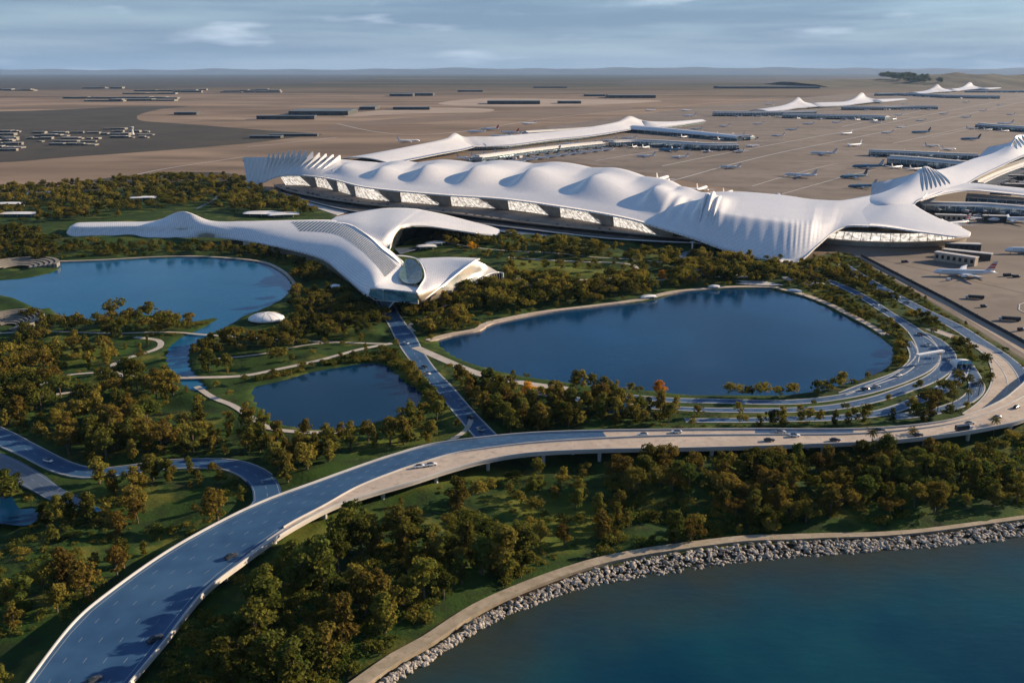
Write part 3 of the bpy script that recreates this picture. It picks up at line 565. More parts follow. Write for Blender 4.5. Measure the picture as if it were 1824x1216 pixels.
# planting zones: polygon px, trees per 1000 m2, height range, kinds, leaf mix, zone label
def cl01(a): return a
ZONES = [
 ('coastal wood', [(215,1216),(330,1100),(400,1040),(520,1000),(620,940),(690,930),(720,890),(800,890),(880,920),(930,970),(950,1010),(850,1070),(760,1125),(640,1200),(580,1290),(150,1290)], 4.6, (13,24), ('tall','round','tall'), ('leaf_olive','leaf_green','leaf_green'), 'in the wood nearest the rocky shore'),
 ('coast east wood', [(1060,850),(1160,815),(1330,805),(1480,812),(1600,800),(1720,785),(1824,765),(1900,760),(1900,890),(1700,925),(1560,938),(1400,948),(1290,950),(1180,968),(1070,985),(1060,930)], 4.2, (9,17), ('round','wide','tall'), ('leaf_olive','leaf_rust','leaf_green'), 'below the straight of the motorway'),
 ('coast glade', [(640,905),(760,850),(880,830),(1060,812),(1060,960),(960,1000),(900,900),(760,880)], 1.5, (8,13), ('round','round'), ('leaf_olive','leaf_rust'), 'on the sunlit glade below the motorway'),
 ('west wood', [(-60,835),(60,870),(150,905),(250,860),(440,850),(460,890),(400,920),(300,975),(200,1045),(130,1105),(30,1216),(-60,1290)], 2.4, (10,19), ('tall','round'), ('leaf_olive','leaf_green','leaf_rust'), 'in shaded ground left of the motorway'),
 ('slip road trees', [(90,838),(200,850),(330,836),(430,832),(455,850),(440,872),(300,880),(200,885)], 1.6, (8,13), ('tall','round'), ('leaf_olive',), 'inside the bend of the slip road'),
 ('west park', [(-60,605),(60,600),(210,600),(190,660),(300,690),(330,720),(400,760),(440,810),(300,820),(180,830),(110,815),(0,765),(-60,750)], 3.3, (9,16), ('round','tall','wide'), ('leaf_olive','leaf_rust','leaf_green'), 'in the park left of the pond'),
 ('pond south', [(430,720),(500,775),(600,775),(700,755),(770,720),(800,745),(810,790),(700,800),(600,830),(500,870),(440,820),(380,760)], 2.7, (9,15), ('round','tall'), ('leaf_olive',), 'on the lawn between pond and motorway'),
 ('pond north', [(440,680),(500,665),(570,650),(650,632),(700,628),(740,655),(790,720),(770,730),(756,705),(720,670),(680,642),(600,648),(500,670)], 6.5, (5,9), ('round','wide'), ('leaf_olive','leaf_green'), 'on the bank round the pond'),
 ('mid park', [(345,612),(400,585),(480,575),(520,560),(600,560),(690,560),(690,606),(600,604),(520,640),(450,660),(370,665),(330,660),(330,630)], 3.3, (9,14), ('round','wide'), ('leaf_olive','leaf_green'), 'in the park below the left lake'),
 ('peninsula', [(165,575),(215,562),(300,571),(340,576),(385,568),(350,590),(300,600),(170,590)], 6.0, (10,16), ('round','wide'), ('leaf_olive',), 'on the wooded spit in the left lake'),
 ('lake west bank', [(520,485),(560,480),(620,540),(680,560),(690,570),(520,556),(530,520)], 5.5, (10,15), ('round','wide'), ('leaf_olive','leaf_green'), 'between left lake and the Y-shaped building'),
 ('north lake strip', [(105,440),(200,437),(420,442),(500,455),(560,478),(640,520),(600,510),(540,485),(480,462),(350,453),(110,460)], 6.0, (7,12), ('round','wide'), ('leaf_olive','leaf_green'), 'on the strip behind the left lake'),
 ('far west', [(-60,400),(100,425),(100,460),(30,480),(-60,480)], 5.5, (10,15), ('round','wide'), ('leaf_olive','leaf_green'), 'behind the stepped seating at the left edge'),
 ('far park', [(-60,345),(100,335),(240,322),(330,316),(430,320),(480,350),(560,372),(600,385),(480,386),(430,380),(350,366),(300,372),(200,390),(60,398),(-60,400)], 3.6, (10,17), ('round','wide'), ('leaf_olive','leaf_green','leaf_rust'), 'in the far park beside the desert'),
 ('west bank low', [(-60,555),(20,560),(90,575),(170,590),(60,600),(-60,600)], 4.0, (9,14), ('round','wide'), ('leaf_olive','leaf_green'), 'by the path at the left edge'),
 ('building wood', [(705,560),(760,530),(830,520),(905,492),(1010,500),(1130,500),(1180,480),(1240,470),(1340,490),(1380,503),(1250,508),(1180,520),(1050,540),(960,550),(870,575),(770,600),(730,585)], 6.0, (10,16), ('round','wide'), ('leaf_olive','leaf_rust','leaf_green'), 'between large lake and terminal lawn'),
 ('lawn grove', [(765,425),(900,425),(1080,445),(1240,460),(1150,475),(1100,470),(1000,460),(900,455),(880,440),(780,436)], 4.2, (9,15), ('round','wide'), ('leaf_olive','leaf_rust','leaf_green'), 'on the lawn before the terminal'),
 ('lawn inner', [(900,464),(1090,472),(1120,486),(900,492)], 1.6, (7,11), ('round',), ('leaf_olive',), 'on the bright lawn inside the path loop'),
 ('lobe trees', [(1240,455),(1340,470),(1460,470),(1520,470),(1500,500),(1420,505),(1330,495),(1250,480)], 4.2, (8,14), ('round','wide'), ('leaf_olive','leaf_rust'), 'at the foot of the drooping terminal roof'),
 ('dual road trees', [(1400,505),(1500,480),(1540,480),(1650,550),(1740,600),(1800,650),(1720,640),(1660,590),(1580,540),(1500,510)], 4.6, (6,11), ('round','wide'), ('leaf_olive','leaf_green'), 'between the roads beside the apron'),
 ('apron hedge', [(1470,452),(1519,458),(1610,512),(1740,592),(1824,646),(1824,660),(1740,606),(1600,522)], 4.0, (3.5,6.5), ('round','wide'), ('leaf_olive','leaf_green'), 'along the apron edge'),
 ('east bank', [(1400,505),(1440,505),(1500,525),(1560,560),(1610,600),(1622,625),(1618,650),(1580,664),(1600,632),(1590,606),(1545,574),(1500,552),(1440,522)], 6.5, (5,9), ('round','wide'), ('leaf_olive','leaf_green'), 'on the right bank of the large lake'),
 ('lake south', [(830,650),(920,680),(1040,690),(1200,708),(1200,716),(1000,712),(900,700),(840,670)], 4.5, (8,13), ('round','tall'), ('leaf_olive','leaf_rust'), 'on the near bank of the large lake'),
 ('east park', [(800,665),(900,705),(1100,725),(1240,735),(1400,752),(1560,745),(1690,740),(1700,750),(1500,762),(1200,762),(1000,764),(900,775),(860,745)], 3.2, (9,15), ('round','tall'), ('leaf_olive','leaf_rust','leaf_green'), 'between large lake and motorway'),
 ('loop trees', [(1660,690),(1720,660),(1760,640),(1785,665),(1770,700),(1720,730),(1640,745)], 3.6, (8,12), ('round','wide'), ('leaf_olive','leaf_green'), 'inside the right-hand motorway loop'),
 ('lake rim', [(1225,700),(1330,702),(1440,695),(1510,686),(1520,696),(1440,708),(1300,712)], 2.2, (8,12), ('wide','round'), ('leaf_green','leaf_rust'), 'beside the lake-hugging inner road'),
 ('scattered park', [(-40,600),(200,600),(420,600),(700,560),(720,600),(760,660),(870,790),(760,790),(600,830),(480,860),(440,900),(300,980),(100,1100),(-40,1150)], 1.5, (5,9), ('round','wide','tall'), ('leaf_olive','leaf_rust'), 'scattered over the western park lawns'),
 ('scattered lawn', [(760,425),(1080,440),(1240,440),(1500,470),(1800,650),(1780,740),(1400,760),(1000,765),(880,770),(770,640),(700,560),(900,500)], 1.5, (5,9), ('round','wide'), ('leaf_olive','leaf_rust'), 'scattered over the eastern park lawns'),
 ('scattered coast', [(700,880),(900,830),(1824,780),(1824,900),(1060,985),(900,1050),(700,960)], 2.2, (5,9), ('round','wide'), ('leaf_olive','leaf_rust','leaf_green'), 'scattered below the motorway'),
]
NOTREE = []     # building footprints, filled just below
def px_poly(px, h=1.0): return np.array([p[:2] for p in PS(px, h)])
NOTREE.append(px_poly([(120,412),(300,412),(450,420),(560,448),(640,500),(690,545),(750,545),(830,520),(895,510),(900,480),(760,470),(700,445),(760,425),(900,412),(760,395),(560,395),(120,400)]))
NOTREE.append(px_poly([(440,322),(600,395),(900,402),(1240,436),(1420,445),(1440,400),(1300,330),(600,290)]))
NOTREE.append(apr)
deckpoly = np.vstack([dkl[:, :2], dkr[::-1, :2]])
def inside(pt, poly):
    x, y = pt; n_ = len(poly); c = False; j = n_ - 1
    for i in range(n_):
        if (poly[i][1] > y) != (poly[j][1] > y) and x < (poly[j][0] - poly[i][0]) * (y - poly[i][1]) / (poly[j][1] - poly[i][1]) + poly[i][0]: c = not c
        j = i
    return c
DM = {'coastal wood': 1.25, 'coast east wood': 1.45, 'coast glade': 1.8, 'west wood': 2.0, 'slip road trees': 3, 'west park': 2.3, 'pond south': 2.6, 'pond north': 1.8, 'mid park': 1.8, 'peninsula': 1.2, 'east park': 4.2, 'loop trees': 2.2, 'lake south': 5, 'lake west bank': 1.5, 'building wood': 1.4, 'dual road trees': 3.4, 'apron hedge': 2.0, 'lobe trees': 1.6, 'lawn grove': 1.5, 'lake rim': 6, 'east bank': 1.8, 'north lake strip': 1.3, 'far west': 1.3, 'far park': 0.95, 'west bank low': 1.8}
rnd = np.random.RandomState(11); spots = []
for zi, (zn, px, dens, hr, kinds_, leafs, lab) in enumerate(ZONES):
    mid = zn not in ('coastal wood', 'coast east wood', 'coast glade', 'west wood', 'apron hedge', 'dual road trees', 'pond north', 'east bank'); dens = dens * DM.get(zn, 1.0) * (0.85 if mid else 1.0); hr = (hr[0] * 1.05, hr[1] * 1.2) if mid else hr; poly = px_poly(px); lo = poly.min(0); hi = poly.max(0); area = 0.5 * abs(np.sum(poly[:, 0] * np.roll(poly[:, 1], -1) - np.roll(poly[:, 0], -1) * poly[:, 1]))
    want = int(area / 1000 * dens); a = rnd.rand(want * 12 + 50, 2) * (hi - lo) + lo; got = []
    ins = sdf(a[:, 0], a[:, 1], poly) < 0; a = a[ins]
    # clumping: keep by noise
    keepn = vnoise(a[:, 0] + 500, a[:, 1] + 500, 26, 20 + zi) > (0.44 if zi in (0, 1, 3, 5) else 0.33); a = a[keepn]
    ok = np.ones(len(a), bool)
    for wpoly in (w1, w2, w3): ok &= sdf(a[:, 0], a[:, 1], wpoly) > 3.0
    ok &= sdf(a[:, 0], a[:, 1], sea) > 24
    ok &= pdist(a[:, 0], a[:, 1], spath[:, :2]) > 7
    for nm, c, mt, key in road_lines: ok &= (pdist(a[:, 0], a[:, 1], c[:, :2]) - c[:, 2].mean()) > (2.2 if nm == 'road' else 1.5)
    ok &= sdf(a[:, 0], a[:, 1], deckpoly) > (25 if zi in (0,) else 11 if zi in (1, 2) else 5)
    ok &= pdist(a[:, 0], a[:, 1], rampc[:, :2]) > 10.5; ok &= pdist(a[:, 0], a[:, 1], spurc[:, :2]) > 9
    for q in NOTREE: ok &= sdf(a[:, 0], a[:, 1], q) > 3
    for qx, qy, qr in ((475,573,26),(470,386,34),(505,388,28),(255,360,26),(775,440,20),(1716,655,16),(597,519,10),(35,388,34),(20,370,34),(28,480,46),(6,586,36),(205,421,12),(30,905,14)):
        c_ = P(qx, qy); ok &= (a[:, 0] - c_[0]) ** 2 + ((a[:, 1] - c_[1] + qr * .5) / 1.4) ** 2 > qr * qr
    a = a[ok]; md = 0.55 * math.sqrt(1000 / dens)
    for p_ in a:
        if len(got) >= want: break
        if all((p_[0] - g_[0]) ** 2 + (p_[1] - g_[1]) ** 2 > md * md for g_ in got[-400:]): got.append(p_)
    for p_ in got:
        h = hr[0] + (hr[1] - hr[0]) * rnd.rand() ** 1.2
        spots.append([p_[0], p_[1], h, kinds_[rnd.randint(len(kinds_))], leafs[rnd.randint(len(leafs))], zi, h / math.hypot(p_[0], p_[1], CAMH)])
open('/tmp/trees.txt','w').write(repr(('trees', len(spots), [sum(1 for s in spots if s[5] == z) for z in range(len(ZONES))])))
def in_frame(x, y, z=6):
    zc = y * cP - (z - CAMH) * sP
    u = x / zc * F + 912; v = 608 - ((y * sP + (z - CAMH) * cP) / zc) * F
    return -12 < u < 1836 and v < 1240
def to_px(x, y, z=1.0):
    zc = y * cP - (z - CAMH) * sP; return x / zc * F + 912, 608 - ((y * sP + (z - CAMH) * cP) / zc) * F
inv = [s for s in spots if in_frame(s[0], s[1])]; outv = [s for s in spots if not in_frame(s[0], s[1])]
inv.sort(key=lambda s: -s[6]); near = inv[:296]; far = inv[296:] + outv
TINT = {'leaf_olive': 'olive', 'leaf_green': 'dark green', 'leaf_rust': 'rust-brown', 'leaf_gold': 'golden'}
SHP = {'round': 'round', 'tall': 'upright', 'wide': 'spreading'}
zg = {}
for s in near: zg.setdefault(s[5], []).append(s)
used_lab = {}
def tree_label(s, rank, m_):
    h = s[2]; size = 'very tall' if h > 19 else 'tall' if h > 15 else 'medium' if h > 11 else 'small'
    return size
for zi, L in zg.items():
    hs_ = sorted(L, key=lambda s: s[0])
    for s in L:
        u, v = to_px(s[0], s[1]); 
        size = 'huge' if s[2] > 18 else 'tall' if s[2] > 14 else 'medium' if s[2] > 10.5 else 'small'
        s.append('%s %s %s tree %s' % (size, TINT[s[4]], SHP[s[3]], ZONES[zi][6]))
# lines that many trees would share are told apart by what stands next to them
LM = [('the rocky shore', spath[:, :2]), ('the motorway', dkr[:, :2]), ('the pond', w2), ('the slip road', rampc[:, :2]), ('the large lake', w3), ('the left lake', w1)] + [('the road to the Y-shaped building', road_lines[0][1][:, :2])]
cnt = {}
for s in near: cnt.setdefault(s[-1], []).append(s)
for lab, L in cnt.items():
    if len(L) == 1: continue
    base = lab
    L.sort(key=lambda s: math.hypot(s[0], s[1]))
    zl = ZONES[L[0][5]][6]
    nlm = LM[int(np.argmin([np.min((ln[:, 0] - L[0][0]) ** 2 + (ln[:, 1] - L[0][1]) ** 2) for _, ln in LM]))]
    Lx = sorted(L, key=lambda s: to_px(s[0], s[1])[0])
    ordn = ['leftmost', 'second', 'third', 'fourth', 'fifth', 'sixth', 'seventh', 'eighth', 'ninth', 'tenth', 'eleventh', 'twelfth', 'thirteenth', 'fourteenth', 'fifteenth', 'sixteenth', 'seventeenth', 'eighteenth']
    for i, s in enumerate(Lx):
        if i == 0: pre = 'leftmost'
        elif i == len(Lx) - 1: pre = 'rightmost'
        elif i < len(ordn): pre = ordn[i] + ' from left'
        else: pre = 'inner'
        s[-1] = (pre + ' ' + base)
for s in near:
    x, y, h, kd, lf, zi = s[:6]; cmh, tmh, kk = CROWN[(kd, lf, rnd.randint(NV))]
    z = float(height_at(x, y)) - 0.1
    wdt = h / 10 * (0.9 + 0.35 * rnd.rand()) * (1.0 if kd != 'tall' else 1.15)
    r_ = empty('broadleaf_tree', (x, y, z), rnd.rand() * 6.28, ' '.join(s[-1].split()[:16]), 'tree', 'trees ' + ZONES[zi][6]); r_.scale = (wdt, wdt, h / 10)
    for nm_, me_ in (('crown', cmh), ('trunk', tmh)):
        c = bpy.data.objects.new(nm_, me_); C.objects.link(c); c.parent = r_
# golden autumn trees on the near bank of the big lake
for (px_, py_, h, lab) in ((938,706,12,'golden autumn tree behind the orange one near the large lake'),(921,722,10,'orange autumn tree nearest the junction by the large lake'),(1172,706,12,'bright golden autumn tree against the large lake'),(1350,862,13,'golden brown tree below the palm at the motorway'),(840,446,13,'orange tree behind the end of the shell building'),(1178,500,12,'orange tree among the wood above the large lake'),(1012,724,10,'small orange tree in the park between large lake and motorway')):
    x, y, z = P(px_, py_); r_ = empty('autumn_tree', (x, y, float(height_at(x, y)) - 0.1), px_, lab, 'tree', 'golden autumn trees'); r_.scale = (h / 9, h / 9, h / 10)
    cmh, tmh, _ = CROWN[('round', 'leaf_gold', 0)] if py_ < 800 else CROWN[('round', 'leaf_rust', 1)]
    for nm_, me_ in (('crown', cmh), ('trunk', tmh)):
        c = bpy.data.objects.new(nm_, me_); C.objects.link(c); c.parent = r_
# all the further trees as one wood
Vs = {}; off = {}
def stuff_add(key, V, Q):
    Vs.setdefault(key, []); off.setdefault(key, [0, []]); Vs[key].append(V); off[key][1].append(Q + off[key][0]); off[key][0] += len(V)
for s in far:
    x, y, h, kd, lf, zi = s[:6]; V, Q, cl = FAR[(kd, rnd.randint(4))]; a = rnd.rand() * 6.28; z = float(height_at(x, y)) if abs(x) < 1290 and -190 < y < 2090 else 1.0
    wdt = h / 10 * (0.9 + 0.35 * rnd.rand()); Rm = np.array([[math.cos(a), -math.sin(a), 0], [math.sin(a), math.cos(a), 0], [0, 0, 1]])
    stuff_add(lf, (V @ Rm.T) * [wdt, wdt, h / 10] + [x, y, z - 0.4], Q)
# undergrowth and bank shrubs
def scatter_shrubs(px, count, hr, seed, leafs=('leaf_green', 'leaf_olive'), mind=2.5):
    r = np.random.RandomState(seed); poly = px_poly(px); lo = poly.min(0); hi = poly.max(0); a = r.rand(count * 8, 2) * (hi - lo) + lo
    ok = sdf(a[:, 0], a[:, 1], poly) < 0
    for wpoly in (w1, w2, w3): ok &= sdf(a[:, 0], a[:, 1], wpoly) > 1.5
    ok &= sdf(a[:, 0], a[:, 1], sea) > 14; ok &= pdist(a[:, 0], a[:, 1], spath[:, :2]) > 7
    for nm, c, mt, key in road_lines: ok &= (pdist(a[:, 0], a[:, 1], c[:, :2]) - c[:, 2].mean()) > 1.6
    ok &= sdf(a[:, 0], a[:, 1], deckpoly) > 2.5; ok &= pdist(a[:, 0], a[:, 1], rampc[:, :2]) > 9; ok &= pdist(a[:, 0], a[:, 1], spurc[:, :2]) > 8
    for q in NOTREE: ok &= sdf(a[:, 0], a[:, 1], q) > 2
    ok &= vnoise(a[:, 0] + 300, a[:, 1] + 900, 20, seed) > 0.35
    for x, y in a[ok][:count]:
        V, Q, cl = FAR[('shrub', r.randint(4))]; h = hr[0] + (hr[1] - hr[0]) * r.rand(); ang = r.rand() * 6.28
        Rm = np.array([[math.cos(ang), -math.sin(ang), 0], [math.sin(ang), math.cos(ang), 0], [0, 0, 1]]); z = float(height_at(x, y))
        yield leafs[r.randint(len(leafs))], (V @ Rm.T) * [h / 4.5, h / 4.5, h / 4.5] + [x, y, z - 0.5], Q
for lf in list(Vs):
    me = fast_mesh('distant_trees', np.vstack(Vs[lf]), np.vstack(off[lf][1]), M[lf], smooth=False); Vs[lf] = None
    o = bpy.data.objects.new('distant_trees', me); C.objects.link(o); tag(o, 'smaller %s trees spread across the park behind' % TINT[lf], 'trees', kind='stuff')
Vs, off = {}, {}
for z_ in ([ZONES[0][1], 900, (1.5, 4.0)], [ZONES[1][1], 900, (1.5, 4.0)], [ZONES[3][1], 420, (1.2, 3.0)], [ZONES[5][1], 260, (1.0, 2.5)], [ZONES[7][1], 700, (2, 4)], [ZONES[11][1], 260, (2, 4)], [ZONES[13][1], 240, (1.5, 3)], [ZONES[15][1], 260, (1.5, 3)], [ZONES[19][1], 300, (1, 2.4)], [ZONES[20][1], 420, (1, 2.2)], [ZONES[21][1], 260, (1.2, 3)], [ZONES[23][1], 260, (1, 2)], [ZONES[2][1], 160, (1, 2)], [ZONES[24][1], 120, (1, 2)], [ZONES[9][1], 100, (1.5, 3)]):
    for lf, V, Q in scatter_shrubs(z_[0], z_[1], z_[2], 5 + z_[1] + int(z_[2][1] * 10)): stuff_add(lf, V, Q)
for lf in list(Vs):
    me = fast_mesh('undergrowth', np.vstack(Vs[lf]), np.vstack(off[lf][1]), M[lf], smooth=False)
    o = bpy.data.objects.new('undergrowth', me); C.objects.link(o); tag(o, 'low %s scrub and ground cover under the trees' % TINT[lf], 'undergrowth', kind='stuff')
# ---------------------------------------------------------------- riprap boulders along the shore
def boulder(seed):
    r = np.random.RandomState(seed); import bmesh
    bm = bmesh.new(); bmesh.ops.create_icosphere(bm, subdivisions=2, radius=1.0)
    ax = [(Vector(r.normal(size=3)).normalized(), 0.55 + 0.35 * r.rand()) for _ in range(9)]
    for v in bm.verts:
        for a_, d_ in ax:
            k = v.co.dot(a_)
            if k > d_: v.co -= a_ * (k - d_)
    for v in bm.verts: v.co.x *= 1.35; v.co.z *= 0.75
    V = [tuple(v.co) for v in bm.verts]; Fc = [tuple(v.index for v in f.verts) for f in bm.faces]; bm.free(); return V, Fc
BR = [boulder(40 + i) for i in range(8)]; bme = []
for V, Fc in BR:
    me = bpy.data.meshes.new('boulder'); me.from_pydata(V, [], Fc); me.materials.append(M['rock']); bme.append(me)
t = np.gradient(spath[:, :2], axis=0); t /= np.linalg.norm(t, axis=1)[:, None]; nn = np.stack([t[:, 1], -t[:, 0]], 1)   # towards the sea
cand = []; r = np.random.RandomState(8); L_ = np.r_[0, np.cumsum(np.linalg.norm(np.diff(spath[:, :2], axis=0), axis=1))]
dsh = pdist(spath[:, 0], spath[:, 1], shore)
for k in range(2600):
    s = r.rand() * L_[-1]; i = min(len(spath) - 2, int(np.searchsorted(L_, s))); p0 = np.array([np.interp(s, L_, spath[:, 0]), np.interp(s, L_, spath[:, 1])])
    wmax = float(np.interp(s, L_, dsh)); w0 = 4.6 * np.interp(s / L_[-1], [0, .3, .6, 1], [1.15, 1.0, 0.8, 0.5])
    f = r.rand(); off_ = w0 + 0.6 + (wmax - w0 - 0.2) * f; q = p0 + nn[i] * off_
    z = 1.75 + (-0.3 - 1.75) * min(1.0, (off_ - w0) / (wmax - w0 + 1)); sz = 0.45 + 0.85 * r.rand() ** 2
    cand.append((q[0], q[1], z, sz))
cand = [c for c in cand if in_frame(c[0], c[1], 0)]
cand.sort(key=lambda c: -c[3] / math.hypot(c[0], c[1]))
SV, SF, nb = [], [], 0
for k, (x, y, z, sz) in enumerate(cand):
    if k < 290:
        o = bpy.data.objects.new('boulder', bme[k % 8]); C.objects.link(o); o.location = (x, y, z); o.rotation_euler = (r.rand() - .5, r.rand() - .5, r.rand() * 6.28); o.scale = (sz, sz, sz)
        tag(o, 'angular pale grey boulder in the riprap between track and sea', 'boulder', 'riprap boulders along the shore')
    else:
        V, Fc = BR[k % 8]; Mx = Matrix.Translation((x, y, z)) @ Matrix.Rotation(r.rand() * 6.28, 4, 'Z') @ Matrix.Rotation(r.rand() - .5, 4, 'X') @ Matrix.Scale(sz, 4)
        SV += [tuple(Mx @ Vector(v)) for v in V]; SF += [tuple(j + nb for j in f) for f in Fc]; nb += len(V)
o = mesh('rocks', SV, SF, M['rock']); tag(o, 'smaller pale riprap stones filling the sea bank', 'rocks', kind='stuff')
# ================================================================ free-form shells
def loft(sections, n_across=24, n_along=10):
    """grid of points: every section is a list of (px, py, height) control points across; sections follow each other along"""
    rows = []
    for s in sections:
        c = cr_spline([P(*q) for q in s], n=12) if len(s) > 2 else np.array([P(*q) for q in s], float)
        rows.append(resample(c, n_across))
    rows = np.array(rows); out = []
    for j in range(n_across): out.append(cr_spline(rows[:, j], n=n_along))
    return np.array(out).transpose(1, 0, 2)      # along, across, xyz
def shell(name, G3, mat, parent, thick=1.2, mat2=None, smooth=True):
    nu, nv = G3.shape[:2]; V = np.vstack([G3.reshape(-1, 3), G3.reshape(-1, 3) - [0, 0, thick]]); Q = grid_faces(nv, nu); k = nu * nv
    # make the top face upward
    e1 = G3[nu // 2, nv // 2 + 1] - G3[nu // 2, nv // 2]; e2 = G3[nu // 2 + 1, nv // 2] - G3[nu // 2, nv // 2]
    if np.cross(e1, e2)[2] < 0: Q = Q[:, ::-1]
    Qb = Q[:, ::-1] + k; rim = []
    def edge(idx):
        for a, b in zip(idx[:-1], idx[1:]): rim.append((a, b, b + k, a + k))
    I = np.arange(k).reshape(nu, nv); edge(I[0]); edge(I[-1]); edge(I[:, 0]); edge(I[:, -1])
    me = bpy.data.meshes.new(name); allq = np.vstack([Q, Qb, np.array(rim)])
    me = fast_mesh(name, V, allq, mat, smooth=True)
    sm_ = np.ones(len(allq), bool); sm_[-len(rim):] = False; me.polygons.foreach_set('use_smooth', sm_)
    if mat2:
        me.materials.append(mat2); mi = np.zeros(len(allq), np.int32); mi[len(Q):len(Q) + len(Qb)] = 1; me.polygons.foreach_set('material_index', mi)
    o = bpy.data.objects.new(name, me); C.objects.link(o)
    if parent: o.parent = parent
    return o
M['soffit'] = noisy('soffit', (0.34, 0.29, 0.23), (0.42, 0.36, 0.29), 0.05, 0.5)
M['panel_roof'] = None
m, nt, b = mat_new('roof_panels'); M['roof'] = m      # white sheet-metal roof with faint panel joints
c = mixc(nt, noise_fac(nt, 0.015, 4), (0.74, 0.725, 0.71), (0.80, 0.785, 0.77))
g_ = nd(nt, 'ShaderNodeNewGeometry'); mp_ = nd(nt, 'ShaderNodeMapping'); mp_.inputs['Rotation'].default_value = (0, 0, R(36)); mp_.inputs['Scale'].default_value = (0.16, 0.05, 0.0)
nt.links.new(g_.outputs['Position'], mp_.inputs[0]); bt = nd(nt, 'ShaderNodeTexBrick'); nt.links.new(mp_.outputs[0], bt.inputs['Vector']); bt.inputs['Scale'].default_value = 1.0
bt.inputs['Mortar Size'].default_value = 0.03; bt.inputs['Color1'].default_value = (1, 1, 1, 1); bt.inputs['Color2'].default_value = (0.90, 0.905, 0.92, 1); bt.inputs['Mortar'].default_value = (0.66, 0.68, 0.72, 1)
c = mixc(nt, 1.0, c, bt.outputs[0], 'MULTIPLY'); nt.links.new(c, b.inputs['Base Color']); b.inputs['Roughness'].default_value = 0.36; b.inputs['Specular IOR Level'].default_value = 0.5
def glassy(name, col, rough=0.12, metal=0.55, emit=None, es=0.0, vary=None):
    m, nt, b = mat_new(name); c = mixc(nt, noise_fac(nt, 0.09, 4), col, tuple(v * 0.55 for v in col)) if vary is None else mixc(nt, noise_fac(nt, 0.06, 4, lo=0.42, hi=0.6), col, vary)
    nt.links.new(c, b.inputs['Base Color']); b.inputs['Roughness'].default_value = rough; b.inputs['Metallic'].default_value = metal
    if name == 'glass_court_shade': b.inputs['Specular IOR Level'].default_value = 0.15
    if emit:
        nt.links.new(mixc(nt, noise_fac(nt, 0.20, 5, lo=0.30, hi=0.60, stretch=(1, 1, 1.6)), (emit[0] * .10, emit[1] * .07, emit[2] * .05), emit), b.inputs['Emission Color']); b.inputs['Emission Strength'].default_value = es
    return m
M['glass'] = glassy('glass', (0.30, 0.42, 0.50), 0.1, 0.6)
M['glass_blue'] = glassy('glass_blue', (0.34, 0.66, 0.78), 0.2, 0.1, vary=(0.08, 0.28, 0.38))
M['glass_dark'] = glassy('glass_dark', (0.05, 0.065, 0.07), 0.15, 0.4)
M['glass_court_shade'] = glassy('glass_court_shade', (0.10, 0.15, 0.19), 0.25, 0.1, vary=(0.05, 0.09, 0.04))  # glass tint carries the blue-grey shade of the surrounding roof
M['window_lit'] = glassy('window_lit', (0.55, 0.50, 0.44), 0.25, 0.2, (1.0, 0.90, 0.78), 0.62, vary=(0.30, 0.26, 0.22))
M['bronze'] = noisy('bronze_panel', (0.50, 0.43, 0.35), (0.36, 0.30, 0.24), 0.08, 0.35, metal=0.2)
M['brown_pave'] = noisy('brown_pave', (0.20, 0.155, 0.12), (0.28, 0.22, 0.17), 0.04, 0.8, c3=(0.12, 0.095, 0.075), scale3=0.06)
M['dark_pave'] = noisy('dark_pave', (0.045, 0.038, 0.032), (0.075, 0.06, 0.05), 0.05, 0.8)
# ---------------------------------------------------------------- main terminal
term = empty('terminal_building', (0, 0, 0), 0, 'huge white airport terminal with wave-folded roof drooping almost to the ground', 'building')
PAIRS = [ # front edge (px,py,h)   crest (px,py,h)   profile power
 ((441,335,1),(433,280,56),1.0), ((459,330,6),(466,280,57),1.0), ((478,320,17),(500,281,57),1.05), ((503,312.5,26),(540,282,56),1.1), ((545,312.5,29),(588,283,52),1.1), ((592,319,30),(640,285,49),1.1),
 ((645,332,30),(700,286,48),1.1), ((712,340,28),(775,285,49),1.15), ((800,347.5,27),(885,286,50),1.2), ((896,354,26.5),(985,289,49),1.2), ((1000,368,26),(1085,299,48),1.2), ((1110,387,25),(1172,317,45),1.25),
 ((1178,406,21),(1228,333,42),1.5), ((1240,425,15),(1272,339,40),2.2), ((1300,446,9),(1330,343,38),3.0), ((1388,466,3.5),(1395,349,36),3.4), ((1425,463,5.5),(1437,355,34),3.0), ((1456,437,16),(1470,357,34),2.0), ((1483,414,22),(1500,357,34),1.4), ((1510,402,26),(1535,352,33),1.1), ((1548,402,28),(1568,344,32),1.0)]
Fp = np.array([P(*a) for a, b, p in PAIRS]); Bp = np.array([P(*b) for a, b, p in PAIRS]); Pw = np.array([p for a, b, p in PAIRS])
NS = 20; Fs = cr_spline(Fp, n=NS); Bs = cr_spline(Bp, n=NS); Pws = np.interp(np.arange(len(Fs)) / NS, np.arange(len(Pw)), Pw)
si = np.arange(len(Fs)) / NS; nv = 56; vv = np.linspace(0, 1.28, nv)
